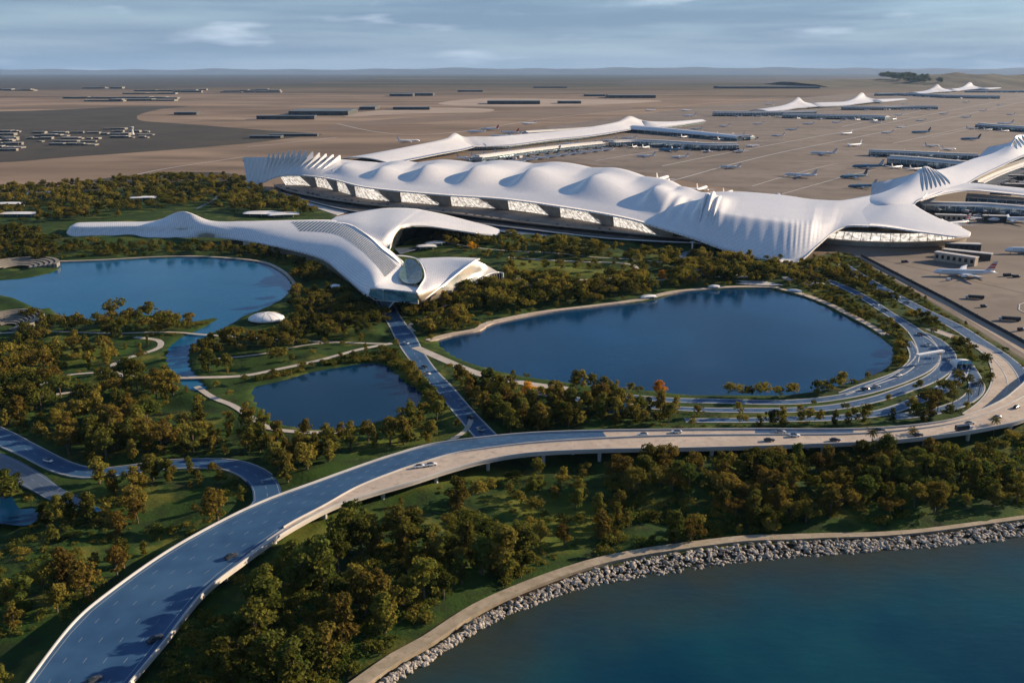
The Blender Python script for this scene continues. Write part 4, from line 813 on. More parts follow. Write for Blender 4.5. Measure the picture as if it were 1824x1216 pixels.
# fold ridges, in section units; the shaded flank lies just before every ridge
RID = [4.9, 6.1, 7.15, 8.0, 9.0, 10.1, 11.3, 13.05]; AMP = [6, 11, 16, 17, 17, 16, 16, 14]
def fold(s):
    out = 0.0
    for k, (r0, a) in enumerate(zip(RID, AMP)):
        prev = RID[k - 1] if k else r0 - 1.1; nxt = RID[k + 1] if k + 1 < len(RID) else r0 + 1.2
        if prev < s <= r0:
            ph = (s - prev) / (r0 - prev); f = sm(ph, 0.76, 0.99); out = max(out, a * f)
        if r0 < s < nxt:
            ph = (s - r0) / (nxt - r0); out = max(out, a * (1 - sm(ph, 0.0, 0.72)) )
    return out
Gt = np.zeros((len(si), nv, 3)); dzs = np.array([fold(s) for s in si])
# ridges lean: shift with depth so the shaded flanks read as slanted lozenges
for i, s in enumerate(si):
    for j, v in enumerate(vv):
        vc = min(v, 1.0)
        xy = Fs[i, :2] + (Bs[i, :2] - Fs[i, :2]) * v
        g = 1 - (1 - vc) ** min(Pws[i], 1.6)
        lw = min(1.0, max(0.0, (Pws[i] - 1.3) / 1.2)); g = g * (1 - lw) + lw * (1 - (1 - min(1.0, vc / 0.26)) ** 1.2)
        z = Fs[i, 2] + (Bs[i, 2] - Fs[i, 2]) * g
        if 4.0 < s < 14.5:
            A = sm(v, 0.14, 0.50) * (1 - 0.93 * sm(v, 0.48, 0.92)); z += fold(s) * A + 4.5 * sm(v, 0.45, 0.95) * abs(math.cos(math.pi * (s - 0.1))) * (1 - sm(s, 11.5, 12.5)) * sm(s, 5, 6.5) - 5.0 * sm(v, 0.2, 0.9) * sm(s, 4.2, 6) * (1 - sm(s, 12.5, 14))
        if 11.6 < s < 13.9: z += 1.5 * math.sin((s - 11.6) * 17) * sm(v, 0.06, 0.22) * (1 - sm(v, 0.5, 0.75)) * sm(s, 11.6, 12) * (1 - sm(s, 13.3, 13.9))
        if 13.6 < s < 17.4: z += 0.22 * math.sin(s * 23 + 3 * v) * sm(v, 0.02, 0.12) * (1 - sm(v, 0.22, 0.42)) * sm(s, 13.6, 14.2) * (1 - sm(s, 16.8, 17.4))
        if v > 1: z -= 60 * (v - 1) ** 1.3 * (1 if s > 3.0 else 0.6)
        Gt[i, j] = (xy[0], xy[1], z)
shell('roof', Gt, M['roof'], term, 2.2, M['soffit'])
# upright fins standing on the swept-up west end
for k in range(13):
    s = 1.35 + k * 0.245; i = s * NS; i0 = int(i); fr = i - i0
    col = Gt[i0] * (1 - fr) + Gt[min(i0 + 1, len(Gt) - 1)] * fr
    j1 = 30 - int(1.0 * abs(k - 5)); line = col[j1 - 10:46]; n_ = len(line); mb = MB(); d = np.array([0.80, -0.60, 0])
    rings = []
    for q in range(n_):
        t_ = q / (n_ - 1); hgt = 0.3 + (7.0 + 8.0 * math.exp(-((k - 6) / 4) ** 2)) * t_ ** 1.5; p_ = line[q]; wv = d * (1.2 + 2.2 * t_)
        rings.append([tuple(p_ - wv - [0, 0, .3]), tuple(p_ + wv - [0, 0, .3]), tuple(p_ + wv * 0.4 + d * 2.6 * t_ + [0, 0, hgt]), tuple(p_ - wv * 0.2 + d * 2.2 * t_ + [0, 0, hgt])])
    mb.rings(rings); mb.build('fin', M['roof'], term)
for r0_, nr_, sc_ in ():
    for k in range(nr_):
        s = r0_ - 0.52 + 0.55 * k / nr_; i = s * NS; i0 = int(i); fr = i - i0; col = Gt[i0] * (1 - fr) + Gt[i0 + 1] * fr
        line = col[4 + (nr_ - k):17 + int(3 * sc_)]; n_ = len(line); rings = []; d = (Fs[i0 + 6] - Fs[i0]); d = d / np.linalg.norm(d); d[2] = 0
        for q in range(n_):
            t_ = q / (n_ - 1); hh = 3.4 * sc_ * math.sin(math.pi * t_ ** 1.6) + 0.05; w = d * (2.6 * sc_ * t_ ** .8 * (1.02 - t_) * 2.2 + 0.15); p_ = line[q]
            rings.append([tuple(p_ - w - [0, 0, .5]), tuple(p_ + w - [0, 0, .5]), tuple(p_ + w * .5 + [0, 0, hh * .6]), tuple(p_ - w * .2 + [0, 0, hh])])
        mb = MB(); mb.rings(rings); mb.build('rib', M['roof'], term, smooth=True)
# raised ribs at the ridged fold
for k in range(3):
    s = 12.98 + 0.20 * k; i = s * NS; i0 = int(i); fr = i - i0; col = Gt[i0] * (1 - fr) + Gt[i0 + 1] * fr; line = col[6:36 - 3 * k]; n_ = len(line); rings = []; d = (Fs[i0 + 6] - Fs[i0]); d = d / np.linalg.norm(d); d[2] = 0
    for q in range(n_):
        t_ = q / (n_ - 1); hh = 4.6 * math.sin(math.pi * min(1, t_ * 1.02)) ** 0.7 + 0.05; w = d * (3.2 * math.sin(math.pi * t_) ** 0.5 + 0.2); p_ = line[q]
        rings.append([tuple(p_ - w - [0, 0, .5]), tuple(p_ + w - [0, 0, .5]), tuple(p_ + w * 0.6 + [0, 0, hh * .7]), tuple(p_ + [0, 0, hh]), tuple(p_ - w * 0.5 + [0, 0, hh * .8])])
    mb = MB(); mb.rings(rings); mb.build('rib', M['roof'], term, smooth=True)
# south-east horn, trunk towards the piers, and the arm leaving to the right
shell('roof_horn', loft([[(1500,357,27),(1490,385,26),(1483,410,17)],[(1560,346,31.5),(1555,372,31),(1520,401.5,25.5)],[(1604,340,34),(1590,372,33.6),(1570,403,28)],[(1628,364,31),(1622,385,31),(1632,411.5,26.5)],[(1664,385,27),(1662,400,27),(1672,417,23)],[(1702,400,22),(1701,410,22),(1704,421,19)],[(1729,413.5,17),(1729,417,17.2),(1726,420,16.8)]], 22, 10), M['roof'], term, 1.8, M['soffit'])
TR = loft([[(1520,354,26),(1535,365,26),(1560,385,22)],[(1560,346,34),(1580,360,36),(1622,367,30)],[(1605,328,38),(1616,338,40),(1634,358,31)],[(1634,305,50),(1640,315,47),(1655,350,31)],[(1649,296,58),(1662,310,48),(1690,338,31)],[(1668,302,50),(1690,312,42),(1722,327,30)],[(1700,295,40),(1722,303,37),(1745,314,29)],[(1732,283,37),(1752,291,35),(1772,301,29)],[(1770,272,38),(1784,278,37),(1802,287,30)],[(1800,255,50),(1812,262,46),(1830,275,31)],[(1813,240,66),(1828,250,52),(1860,265,31)],[(1850,244,50),(1870,250,42),(1900,256,31)]], 22, 10)
shell('roof_trunk', TR, M['roof'], term, 1.6, M['soffit'])
shell('roof_wing', loft([[(1649,296,57.8),(1632,325,36)],[(1634,306,49.5),(1614,338,30)],[(1618,312,44),(1596,342,24)],[(1598,317,38),(1578,345,18)],[(1575,322,34),(1562,347,14)],[(1553,326,31),(1551,350,10)]], 14, 8), M['roof'], term, 1.2, M['soffit'])
shell('roof_wing', loft([[(1813,240,65.8),(1800,262,46)],[(1800,253,52),(1780,273,34)],[(1780,258,46),(1760,277,26)],[(1760,262,40),(1742,280,20)]], 14, 8), M['roof'], term, 1.2, M['soffit'])
shell('roof_arm', loft([[(1650,338,33),(1650,345,34),(1640,357,30)],[(1690,327,31.5),(1690,335,32.5),(1682,345,28.5)],[(1730,326,30.5),(1730,332,31),(1727,339,27.5)],[(1780,331,29),(1780,336,30),(1778,342.5,26.5)],[(1850,338,28),(1850,343,28.5),(1850,350,25.5)],[(1940,346,27),(1940,352,27.5),(1940,360,25)]], 12, 8), M['roof'], term, 1.4, M['soffit'])
def lenses(parent, A, Bv, n, name='slot', w0=0.28, mat='glass_dark', lift=0.5, shear=(0, 0)):
    """dark lens-shaped louvre openings fanned between two edge lines given as ((px,py,h) top, bottom)"""
    for k in range(n):
        t = (k + 0.5) / n; a = np.array(P(*A[0])) * (1 - t) + np.array(P(*A[1])) * t; b_ = np.array(P(*Bv[0])) * (1 - t) + np.array(P(*Bv[1])) * t
        sid = (np.array(P(*A[1])) - np.array(P(*A[0]))) / n * w0; N = 9; L, Rr = [], []
        for q in range(N + 1):
            u = q / N; c = a * (1 - u) + b_ * u; c = c + np.array([0, 0, lift + 1.0 * math.sin(math.pi * u) ** 0.6]); wv = sid * math.sin(math.pi * (u * 0.96 + 0.02)) ** 0.8
            L.append(c - wv); Rr.append(c + wv)
        rings = [[tuple(l), tuple(r_), tuple(r_ - np.array([0, 0, 1.2])), tuple(l - np.array([0, 0, 1.2]))] for l, r_ in zip(L, Rr)]
        mb = MB(); mb.rings(rings); mb.build(name, M[mat], parent)
def slots_on(G_, i0, i1, j0, j1, n, lean, parent, wid=0.9, mat='glass_dark', inv_=None):
    """dark lens-shaped louvres lying on a roof grid between rows i0..i1, fanned over columns j0..j1"""
    def at_(x, y):
        x = min(max(x, 0), G_.shape[0] - 1.001); y = min(max(y, 0), G_.shape[1] - 1.001); i = int(x); j = int(y); a = x - i; b2 = y - j
        return G_[i, j] * (1 - a) * (1 - b2) + G_[i + 1, j] * a * (1 - b2) + G_[i, j + 1] * (1 - a) * b2 + G_[i + 1, j + 1] * a * b2
    for k in range(n):
        x = i0 + (i1 - i0) * (k + .5) / n; N = 10; rings = []
        for q in range(N + 1):
            u = q / N; w = wid * math.sin(math.pi * (0.03 + 0.94 * u)) ** 0.7; y = j0 + (j1 - j0) * u; xx = x + lean * u
            a, b2 = at_(xx - w, y), at_(xx + w, y); rings.append([tuple(a + [0, 0, .5]), tuple(b2 + [0, 0, .5]), tuple(b2 - [0, 0, .4]), tuple(a - [0, 0, .4])])
        mb = MB(); mb.rings(rings); o = mb.build('slot', M[mat], parent)
        if inv_ is not None: o.matrix_parent_inverse = inv_
slots_on(TR, 31, 49, 1.5, 17, 7, -4.5, term, 0.95)
slots_on(TR, 92, 108, 1.5, 16, 6, -4.5, term, 0.95)
# glass front beneath the roof edge: lit bays between bronze shell piers
base = cr_spline([P(*q) for q in [(500,330,6),(524,331,7),(566,334,8),(607,339,8),(634,345,8),(684,353,8),(757,362,8),(832,372,8),(918,382,8),(1014,392,8),(1107,401,8),(1180,412,8),(1238,425,8)]], n=10)
base = resample(base, 240); top = np.zeros_like(base)
for i, p_ in enumerate(base):
    k = np.argmin((Fs[:, 0] - p_[0]) ** 2 + (Fs[:, 1] - p_[1]) ** 2); e = Bs[k] - Fs[k]; e = e / np.linalg.norm(e[:2])
    top[i] = (Fs[k, 0] + e[0] * 7, Fs[k, 1] + e[1] * 7, Fs[k, 2] - 1.4)
    base[i, :2] = top[i, :2] + e[:2] * 9
def facade_piece(name, u0, u1, t0, t1, mat, off=0.0, bulge=0.0):
    n_ = 9; rings = []
    V, Fc = [], []
    for r_ in range(7):
        v = r_ / 6
        for k in range(n_):
            a = (u0 + (u1 - u0) * k / (n_ - 1)) * (1 - v) + (t0 + (t1 - t0) * k / (n_ - 1)) * v; ii = a * 239
            bb = np.array([np.interp(ii, np.arange(240), base[:, q]) for q in range(3)]); tt = np.array([np.interp(ii, np.arange(240), top[:, q]) for q in range(3)])
            c = bb * (1 - v) + tt * v; c[1] -= off + bulge * math.sin(math.pi * k / (n_ - 1)) ; V.append(tuple(c))
    for r_ in range(6):
        for k in range(n_ - 1): Fc.append((r_ * n_ + k, r_ * n_ + k + 1, (r_ + 1) * n_ + k + 1, (r_ + 1) * n_ + k))
    o = mesh(name, V, Fc, M[mat], term, smooth=True); return o
B0 = [0.0, 0.105, 0.20, 0.295, 0.40, 0.51, 0.62, 0.735, 0.86, 0.985]
for a, b_ in zip(B0[:-1], B0[1:]):
    w = b_ - a
    facade_piece('glass_bay', a, a + w * 0.78, a, a + w * 0.50, 'window_lit')
    facade_piece('bronze_pier', a + w * 0.78, b_ , a + w * 0.50, b_, 'bronze', off=0.6, bulge=5.0)
    mb = MB()       # slanted white frame of the bay
    for u_, t_ in ((a + w * 0.78, a + w * 0.50),):
        q = [np.array([np.interp(x_ * 239, np.arange(240), arr[:, k]) for k in range(3)]) for x_, arr in ((u_, base), (t_, top))]
        mb.tube(tuple(q[0] - [0, 1.0, 0]), tuple(q[1] - [0, 1.0, 0]), 0.8, 0.8, 6)
    mb.build('bay_frame', M['white'], term)
    mb = MB()
    for q_ in range(9):
        f_ = (q_ + .5) / 9; q = [np.array([np.interp(x_ * 239, np.arange(240), arr[:, k]) for k in range(3)]) for x_, arr in ((a + w * 0.78 * f_, base), (a + w * 0.50 * f_, top))]
        mb.tube(tuple(q[0] - [0, .6, 0]), tuple(q[1] - [0, .6, 0]), 0.22, 0.22, 4, False)
    mb.build('mullions', M['dark'], term)
def deck(name, inner, outer, mat, parent, thick=1.2, mat_edge=None):
    A = resample(cr_spline([P(*q) for q in inner], n=8), 90); B_ = resample(cr_spline([P(*q) for q in outer], n=8), 90)
    return ribbon_between(name, A, B_, M[mat], parent, thick)
deck('departures_deck', [(486,326,6.5),(520,327,7.6),(566,330,7.8),(607,334,7.8),(634,340,7.8),(684,348,7.8),(757,357,7.8),(832,367,7.8),(918,377,7.8),(1014,387,7.8),(1107,397,7.8),(1180,409,7.8),(1245,424,7.8)], [(488,331,6.5),(520,342,7.6),(580,354,7.8),(650,364,7.8),(720,371,7.8),(785,378,7.8),(863,388,7.8),(930,396,7.8),(987,402,7.8),(1107,414,7.8),(1180,421,7.8),(1260,429,7.8)], 'brown_pave', term, 1.0)
deck('arrivals_deck', [(500,333,3),(560,349,3.8),(640,366,3.8),(785,383,3.8),(863,392,3.8),(987,406,3.8),(1107,418,3.8),(1250,430,3.8)], [(503,344,3),(560,361,3.8),(640,378,3.8),(760,388,3.8),(855,399,3.8),(973,413,3.8),(1096,426,3.8),(1250,434,3.8)], 'dark_pave', term, 0.8)
def rail_line(name, pts, h, t, mat, parent):
    o = wall_along(name, cr_spline([P(*q) for q in pts], n=8), h, t, M[mat], parent); return o
rail_line('deck_parapet', [(488,331,6.5),(520,342,7.6),(580,354,7.8),(650,364,7.8),(720,371,7.8),(785,378,7.8),(863,388,7.8),(930,396,7.8),(987,402,7.8),(1107,414,7.8),(1180,421,7.8),(1260,429,7.8)], 1.6, 0.5, 'concrete', term)
rail_line('deck_parapet', [(503,344,3),(560,361,3.8),(640,378,3.8),(760,388,3.8),(855,399,3.8),(973,413,3.8),(1096,426,3.8),(1250,434,3.8)], 1.2, 0.5, 'white', term)
for k in range(14):
    q = P(870 + k * 26, 402 + k * 2.5, 1); mb = MB(); mb.tube((q[0], q[1], 0.5), (q[0], q[1], 3.2), 0.5, 0.5, 8); mb.build('deck_column', M['pale_concrete'], term)
q = P(1233, 443, 1); mb = MB(); mb.tube((q[0], q[1], 0.2), (q[0], q[1], 9.4), 0.9, 1.1, 12); mb.box(q[0] - 3, q[1] - 1.2, 9.4, q[0] + 3, q[1] + 1.2, 10.2); mb.build('roof_prop', M['white'], term)
def road_sheet(lab, inner, outer, mat, z=None, thick=0.6):
    A = resample(cr_spline([P(*q) for q in inner], n=8), 60); B_ = resample(cr_spline([P(*q) for q in outer], n=8), 60)
    o = ribbon_between('road', A, B_, M[mat], None, thick); tag(o, lab, 'road', kind='structure'); return o
road_sheet('pale blue access road between the terminal decks and the lawn', [(880,404,1.4),(950,413,1.4),(1020,423,1.4),(1088,434,1.4)], [(880,411,1.4),(950,421,1.4),(1020,430,1.4),(1088,439,1.4)], 'asphalt_grey')
road_sheet('white forecourt lane curving past the west end of the terminal', [(512,346,1.5),(560,362,1.5),(620,377,1.5)], [(510,352,1.5),(550,366,1.5),(600,383,1.5)], 'pale_concrete')
road_sheet('grey court under the arched rear wing', [(700,440,1.4),(740,428,1.4),(790,418,1.4),(850,419,1.4)], [(712,452,1.4),(745,443,1.4),(790,432,1.4),(850,424,1.4)], 'asphalt_grey')
# bowl-shaped glass hall under the south-east horn
hall = empty('glass_hall', P(1590, 425, 1), 0, 'round bronze glass hall sheltered by the pointed horn of the terminal roof', 'building')
hc = np.array(P(1588, 432, 1.0)); ra, rb = 118, 62
def ell(rx, ry, z, n=72, a0=0.0, a1=6.2832): return [(hc[0] + rx * math.cos(a0 + (a1 - a0) * k / n) , hc[1] + 26 + ry * math.sin(a0 + (a1 - a0) * k / n), z) for k in range(n)]
def lochall(o): o.matrix_parent_inverse = Matrix.Translation(-Vector(hall.location)); return o
for nm, rs_, mt in (('base_wall', ((104, 58, 1.0), (105, 59, 6.5)), 'bronze'), ('glass_wall', ((94, 50, 6.6), (90, 48, 17)), 'window_lit'), ('terrace', ((105.2, 59.2, 6.52), (93, 49, 6.56)), 'brown_pave'), ('canopy_rim', ((97, 53, 17.2), (97, 53, 18.6), (86, 45, 18.9), (60, 30, 15.5), (8, 4, 13.5)), 'bronze')):
    mb = MB(); mb.rings([ell(a, b_, z) for a, b_, z in rs_], caps=False); lochall(mb.build(nm, M[mt], hall, smooth=nm != 'base_wall'))
mb = MB()
for k in range(48):
    a = k / 48 * 6.2832; mb.tube((hc[0] + 94.5 * math.cos(a), hc[1] + 26 + 50.5 * math.sin(a), 6.6), (hc[0] + 90.6 * math.cos(a), hc[1] + 26 + 48.6 * math.sin(a), 17.2), 0.35, 0.35, 5)
lochall(mb.build('mullions', M['dark'], hall))
# ---------------------------------------------------------------- Y-shaped shell building in the park
vb = empty('shell_building', (0, 0, 0), 0, 'white Y-shaped flowing shell building with glazed prow on a pointed leg', 'building')
SA_ = [[(118,414,3),(121,409,6),(125,403,10),(136,397,10)],
 [(132,421,1.6),(133,412,7),(137,403,13),(150,396,11.5)],
 [(200,423,1.6),(199,412,7.8),(198,402,14),(206,395,13)],
 [(270,423.5,1.6),(270,412,8),(270,402,14.5),(276,393,15)],
 [(322,422.5,2.4),(322,411,9),(323,402,15.5),(325,376.5,32)],
 [(372,421,5.5),(372,411,13),(373,402,18.5),(376,393,21)],
 [(430,427,9),(430,412,16),(431,403,20),(436,394,22)],
 [(505,441,12),(508,421,19),(514,405,22.5),(522,392,23.5)],
 [(570,459,13),(582,436,21.5),(594,414,25),(604,393.5,25)],
 [(606,485,14),(624,458,23.5),(638,436,26.5),(648,417,26)],
 [(634,509,15),(655,480,24),(672,458,25.5),(684,445,24.5)],
 [(648,522,16),(664,500,24.5),(690,484,22),(712,470,21)],
 [(655,525,17),(668,508,25.5),(700,500,19.5),(728,492,17.5)],
 [(658,520,20),(672,512,26),(708,510,22),(744,508,20)],
 [(659,512.5,26),(685,514,26),(714,517,26),(741,520,26)]]
GA = loft(SA_, 26, 12); shell('main_shell', GA, M['roof'], vb, 1.6, M['soffit'])
shell('rear_shell', loft([[(585,395,23),(590,391,24),(598,386,23)],[(622,400,26.6),(628,391,27.5),(636,378,25)],[(650,418,26.4),(660,399,29),(676,371.5,25)],[(676,436,20),(690,404,31),(712,370.5,27)],[(694,443,12),(703,406,31),(740,372,27)],[(702,420,24),(716,399,31),(752,374,26)],[(716,405,28),(735,395,30),(768,377,25)],[(757,402,26),(770,394,26.5),(794,382.5,22)],[(807,409,19),(815,403,19.5),(838,394,17)],[(850,415.5,13),(860,409,13.5),(872,402.5,12)],[(888,418.5,8),(889,414,8.5),(890,409,8)]], 22, 12), M['roof'], vb, 1.4, M['soffit'])
# cream blade between courtyard and rear shell
shell('blade', loft([[(629,402,27.2),(633,404,27)],[(649,415,27.6),(656,417,26)],[(665,428,26.8),(676,433,22)],[(682,444,26),(694,445,14)],[(700,458,24),(706,455,15)],[(717,474,20),(719,466,14)]], 8, 10), M['white'], vb, 1.0)
CS = [[(745,540,8),(746,540,8.4),(747.5,540,8)],[(741,520.5,26),(747,525,23),(757,532,14)],[(749,508,25),(765,512,24),(785,511,20)],[(756,493,25),(780,492,24.5),(807,494,24)],[(754,477,24.5),(785,476,25.5),(827,478,28)],[(742,461.5,22),(795,459.8,24.5),(847,463,31)],[(742,461.0,16),(800,458,17),(855,460,22)]]
shell('south_shell', loft(CS, 22, 12), M['roof'], vb, 1.4, M['soffit'])
DS = [[(747.5,540,8),(752,542,6),(758,543,2)],[(765,526,15),(780,530,9),(795,535,2)],[(785,511,20),(806,519,12),(826,527,3)],[(807,494,24),(828,503,15),(842,512,9)],[(828,478,28),(846,485,20),(858,496,13)],[(849,462.5,31),(868,473,23),(888,485,15.5)]]
M['glass_pale'] = glassy('glass_pale', (0.52, 0.50, 0.46), 0.22, 0.25, vary=(0.30, 0.31, 0.29))
shell('end_shell', loft(DS, 18, 12), M['glass_pale'], vb, 1.2, M['soffit'])
# white ribs that edge the shells
def rib(name, pts, r_, mat='white'):
    c = cr_spline([P(*q) for q in pts], n=8); mb = MB(); rings = []
    for i, p_ in enumerate(c):
        t_ = Vector(c[min(i + 1, len(c) - 1)] - c[max(i - 1, 0)]).normalized(); u_ = t_.cross(Vector((0, 0, 1))).normalized(); w_ = u_.cross(t_)
        rings.append([tuple(Vector(p_) + (u_ * math.cos(a) + w_ * math.sin(a)) * r_) for a in [k * math.pi / 4 for k in range(8)]])
    mb.rings(rings); return mb.build(name, M[mat], vb, smooth=True)
rib('edge_rib', [(746,540.5,8.3),(757,532,14.6),(785,511,20.6),(807,494,24.6),(827,478,28.6),(848,463,31.4)], 0.9)
rib('edge_rib', [(826,527,3.4),(842,512,9.6),(858,496,14),(872,488,15.8),(888,485,16)], 0.8)
rib('edge_rib', [(694,443,12.4),(698,427,21),(706,412,27),(722,403.5,28),(757,402,26.6),(807,409,19.6),(850,415.5,13.4)], 0.7)
rib('edge_rib', [(702,455,15),(722,456,18),(742,461,22.6),(752,474,25),(756.5,493,25.6),(749,508,25.6),(741,520,26.6)], 0.7)
def quads(name, polys, mat, parent):
    mb = MB()
    for pl in polys: mb.add([P(*q) for q in pl], [tuple(range(len(pl)))])
    return mb.build(name, M[mat], parent)
quads('glazed_prow', [[(660,514,25.2),(741,521.5,25.2),(745,540,12.5),(679,535,12.5)],[(660,514,25.2),(679,535,12.5),(657,526,18)]], 'glass_blue', vb)
for a, b_ in (((660,513.5,25.4),(666.5,534,12.4)),((666.5,534,12.4),(745,540.5,12.4)),((656,526,18),(667,534,12.4)),((741,521,25.4),(745.5,540.5,12)),((682,516,25.4),(684,535.5,12.4))):
    mb = MB(); mb.tube(P(*a), P(*b_), 0.45, 0.45, 6); mb.build('prow_frame', M['white'], vb)
mb = MB()   # pointed leg under the prow
A_, B_, C_, D_ = P(676,535.5,12), P(702,537.5,12), P(684,556,1), P(688,556,1)
bk = 9
mb.add([A_, B_, D_, C_, (A_[0], A_[1] + bk, 12), (B_[0], B_[1] + bk, 12), (D_[0], D_[1] + 3, 1), (C_[0], C_[1] + 3, 1)], [(0, 1, 2, 3), (5, 4, 7, 6), (4, 0, 3, 7), (1, 5, 6, 2), (3, 2, 6, 7), (4, 5, 1, 0)])
mb.build('pointed_leg', M['glass'], vb)
mb = MB(); mb.tube(P(702,537.5,12), P(686,556,1), 0.7, 0.7, 6); mb.build('leg_edge', M['white'], vb)
# underside slab and walls so the shells sit on something
def wall_px(name, pts_top, pts_bot, mat, setback=0.0, n_=60):
    A = resample(cr_spline([P(*q) for q in pts_top], n=8), n_); B2 = resample(cr_spline([P(*q) for q in pts_bot], n=8), n_)
    V = [(a[0], a[1] + setback, a[2]) for a in A] + [(b2[0], b2[1] + setback, b2[2]) for b2 in B2]
    return mesh(name, V, [(i, i + 1, n_ + i + 1, n_ + i) for i in range(n_ - 1)], M[mat], vb, smooth=True)
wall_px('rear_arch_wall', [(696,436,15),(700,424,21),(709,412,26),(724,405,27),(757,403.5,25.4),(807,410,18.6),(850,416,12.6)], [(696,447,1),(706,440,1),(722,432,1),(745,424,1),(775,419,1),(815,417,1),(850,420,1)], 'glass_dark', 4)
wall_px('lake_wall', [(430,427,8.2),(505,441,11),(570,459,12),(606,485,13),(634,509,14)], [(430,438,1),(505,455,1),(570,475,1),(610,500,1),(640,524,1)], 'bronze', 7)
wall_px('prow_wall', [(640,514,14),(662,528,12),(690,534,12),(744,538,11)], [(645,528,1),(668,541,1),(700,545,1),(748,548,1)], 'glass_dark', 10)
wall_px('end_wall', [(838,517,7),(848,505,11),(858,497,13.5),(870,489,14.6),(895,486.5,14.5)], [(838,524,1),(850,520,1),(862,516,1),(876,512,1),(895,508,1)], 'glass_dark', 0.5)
mb = MB()
for k in range(22):
    t_ = (k + 0.7) / 22.0; tp = [(838,517,7),(848,505,11),(858,497,13.5),(870,489,14.6),(895,486.5,14.5)]; bt_ = [(838,524,1),(850,520,1),(862,516,1),(876,512,1),(895,508,1)]
    a = np.array([np.interp(t_ * 4, range(5), [P(*q)[k2] for q in tp]) for k2 in range(3)]); b2 = np.array([np.interp(t_ * 4, range(5), [P(*q)[k2] for q in bt_]) for k2 in range(3)])
    mb.tube(tuple(a - [0, .3, 0]), tuple(b2 - [0, .3, 0]), 0.38, 0.38, 5)
mb.build('end_slats', M['white'], vb)
mb = MB(); mb.tube(P(896,486.3,14.8), P(896,508,1), 0.8, 0.8, 6); mb.tube(P(888,485,15.6), P(896,486.3,14.8), 0.8, 0.8, 6); mb.build('end_post', M['white'], vb)
# glazed courtyard hollow, roof shade mixed into the glass colour
cy = [P(*q) for q in [(717,474,21.3),(724,461,21.6),(738,464,24.0),(750,477,25.6),(752,492,26),(745,503,25),(728,505,22.4),(716,500,22.2),(711,488,22.4)]]
o = mesh('courtyard_glass', [tuple(v) for v in cr_spline(cy, n=6, closed=True)], [], None, vb); bpy.data.objects.remove(o)
cyc = cr_spline(cy, n=6, closed=True); cen = cyc.mean(0) - [0, 0, 3.0]; mb = MB(); rings = [[tuple(cen * (1 - t_ ** 1.0) + np.array(p_) * t_ + np.array([0, 0, -1.2 * t_ * (1 - t_)])) for p_ in cyc] for t_ in (0.02, 0.25, 0.5, 0.75, 1.0)]
mb.rings(rings, caps=False); mb.build('courtyard_glass', M['glass_court_shade'], vb, smooth=True)
# diamond skylights along the spine
nu, nvv = GA.shape[:2]; mb = MB()
def ga(u, v):
    x = min(max(u, 0), 1) * (nu - 1.001); y = min(max(v, 0), 1) * (nvv - 1.001); i = int(x); j = int(y); a = x - i; b2 = y - j
    return GA[i, j] * (1 - a) * (1 - b2) + GA[i + 1, j] * a * (1 - b2) + GA[i, j + 1] * (1 - a) * b2 + GA[i + 1, j + 1] * a * b2
for i in range(52):
    for j in range(12):
        u = 0.50 + 0.29 * (i + 0.5 * (j % 2)) / 52 + 0.02 * (11 - j) / 11; v = 0.49 + 0.036 * j
        if v > 0.9: continue
        du, dv = 0.0026, 0.016; q = [ga(u - du, v), ga(u, v - dv), ga(u + du, v), ga(u, v + dv)]; mb.add([tuple(a + np.array([0, 0, 0.35])) for a in q], [(0, 1, 2, 3)])
mb.build('skylights', M['glass_dark'], vb)
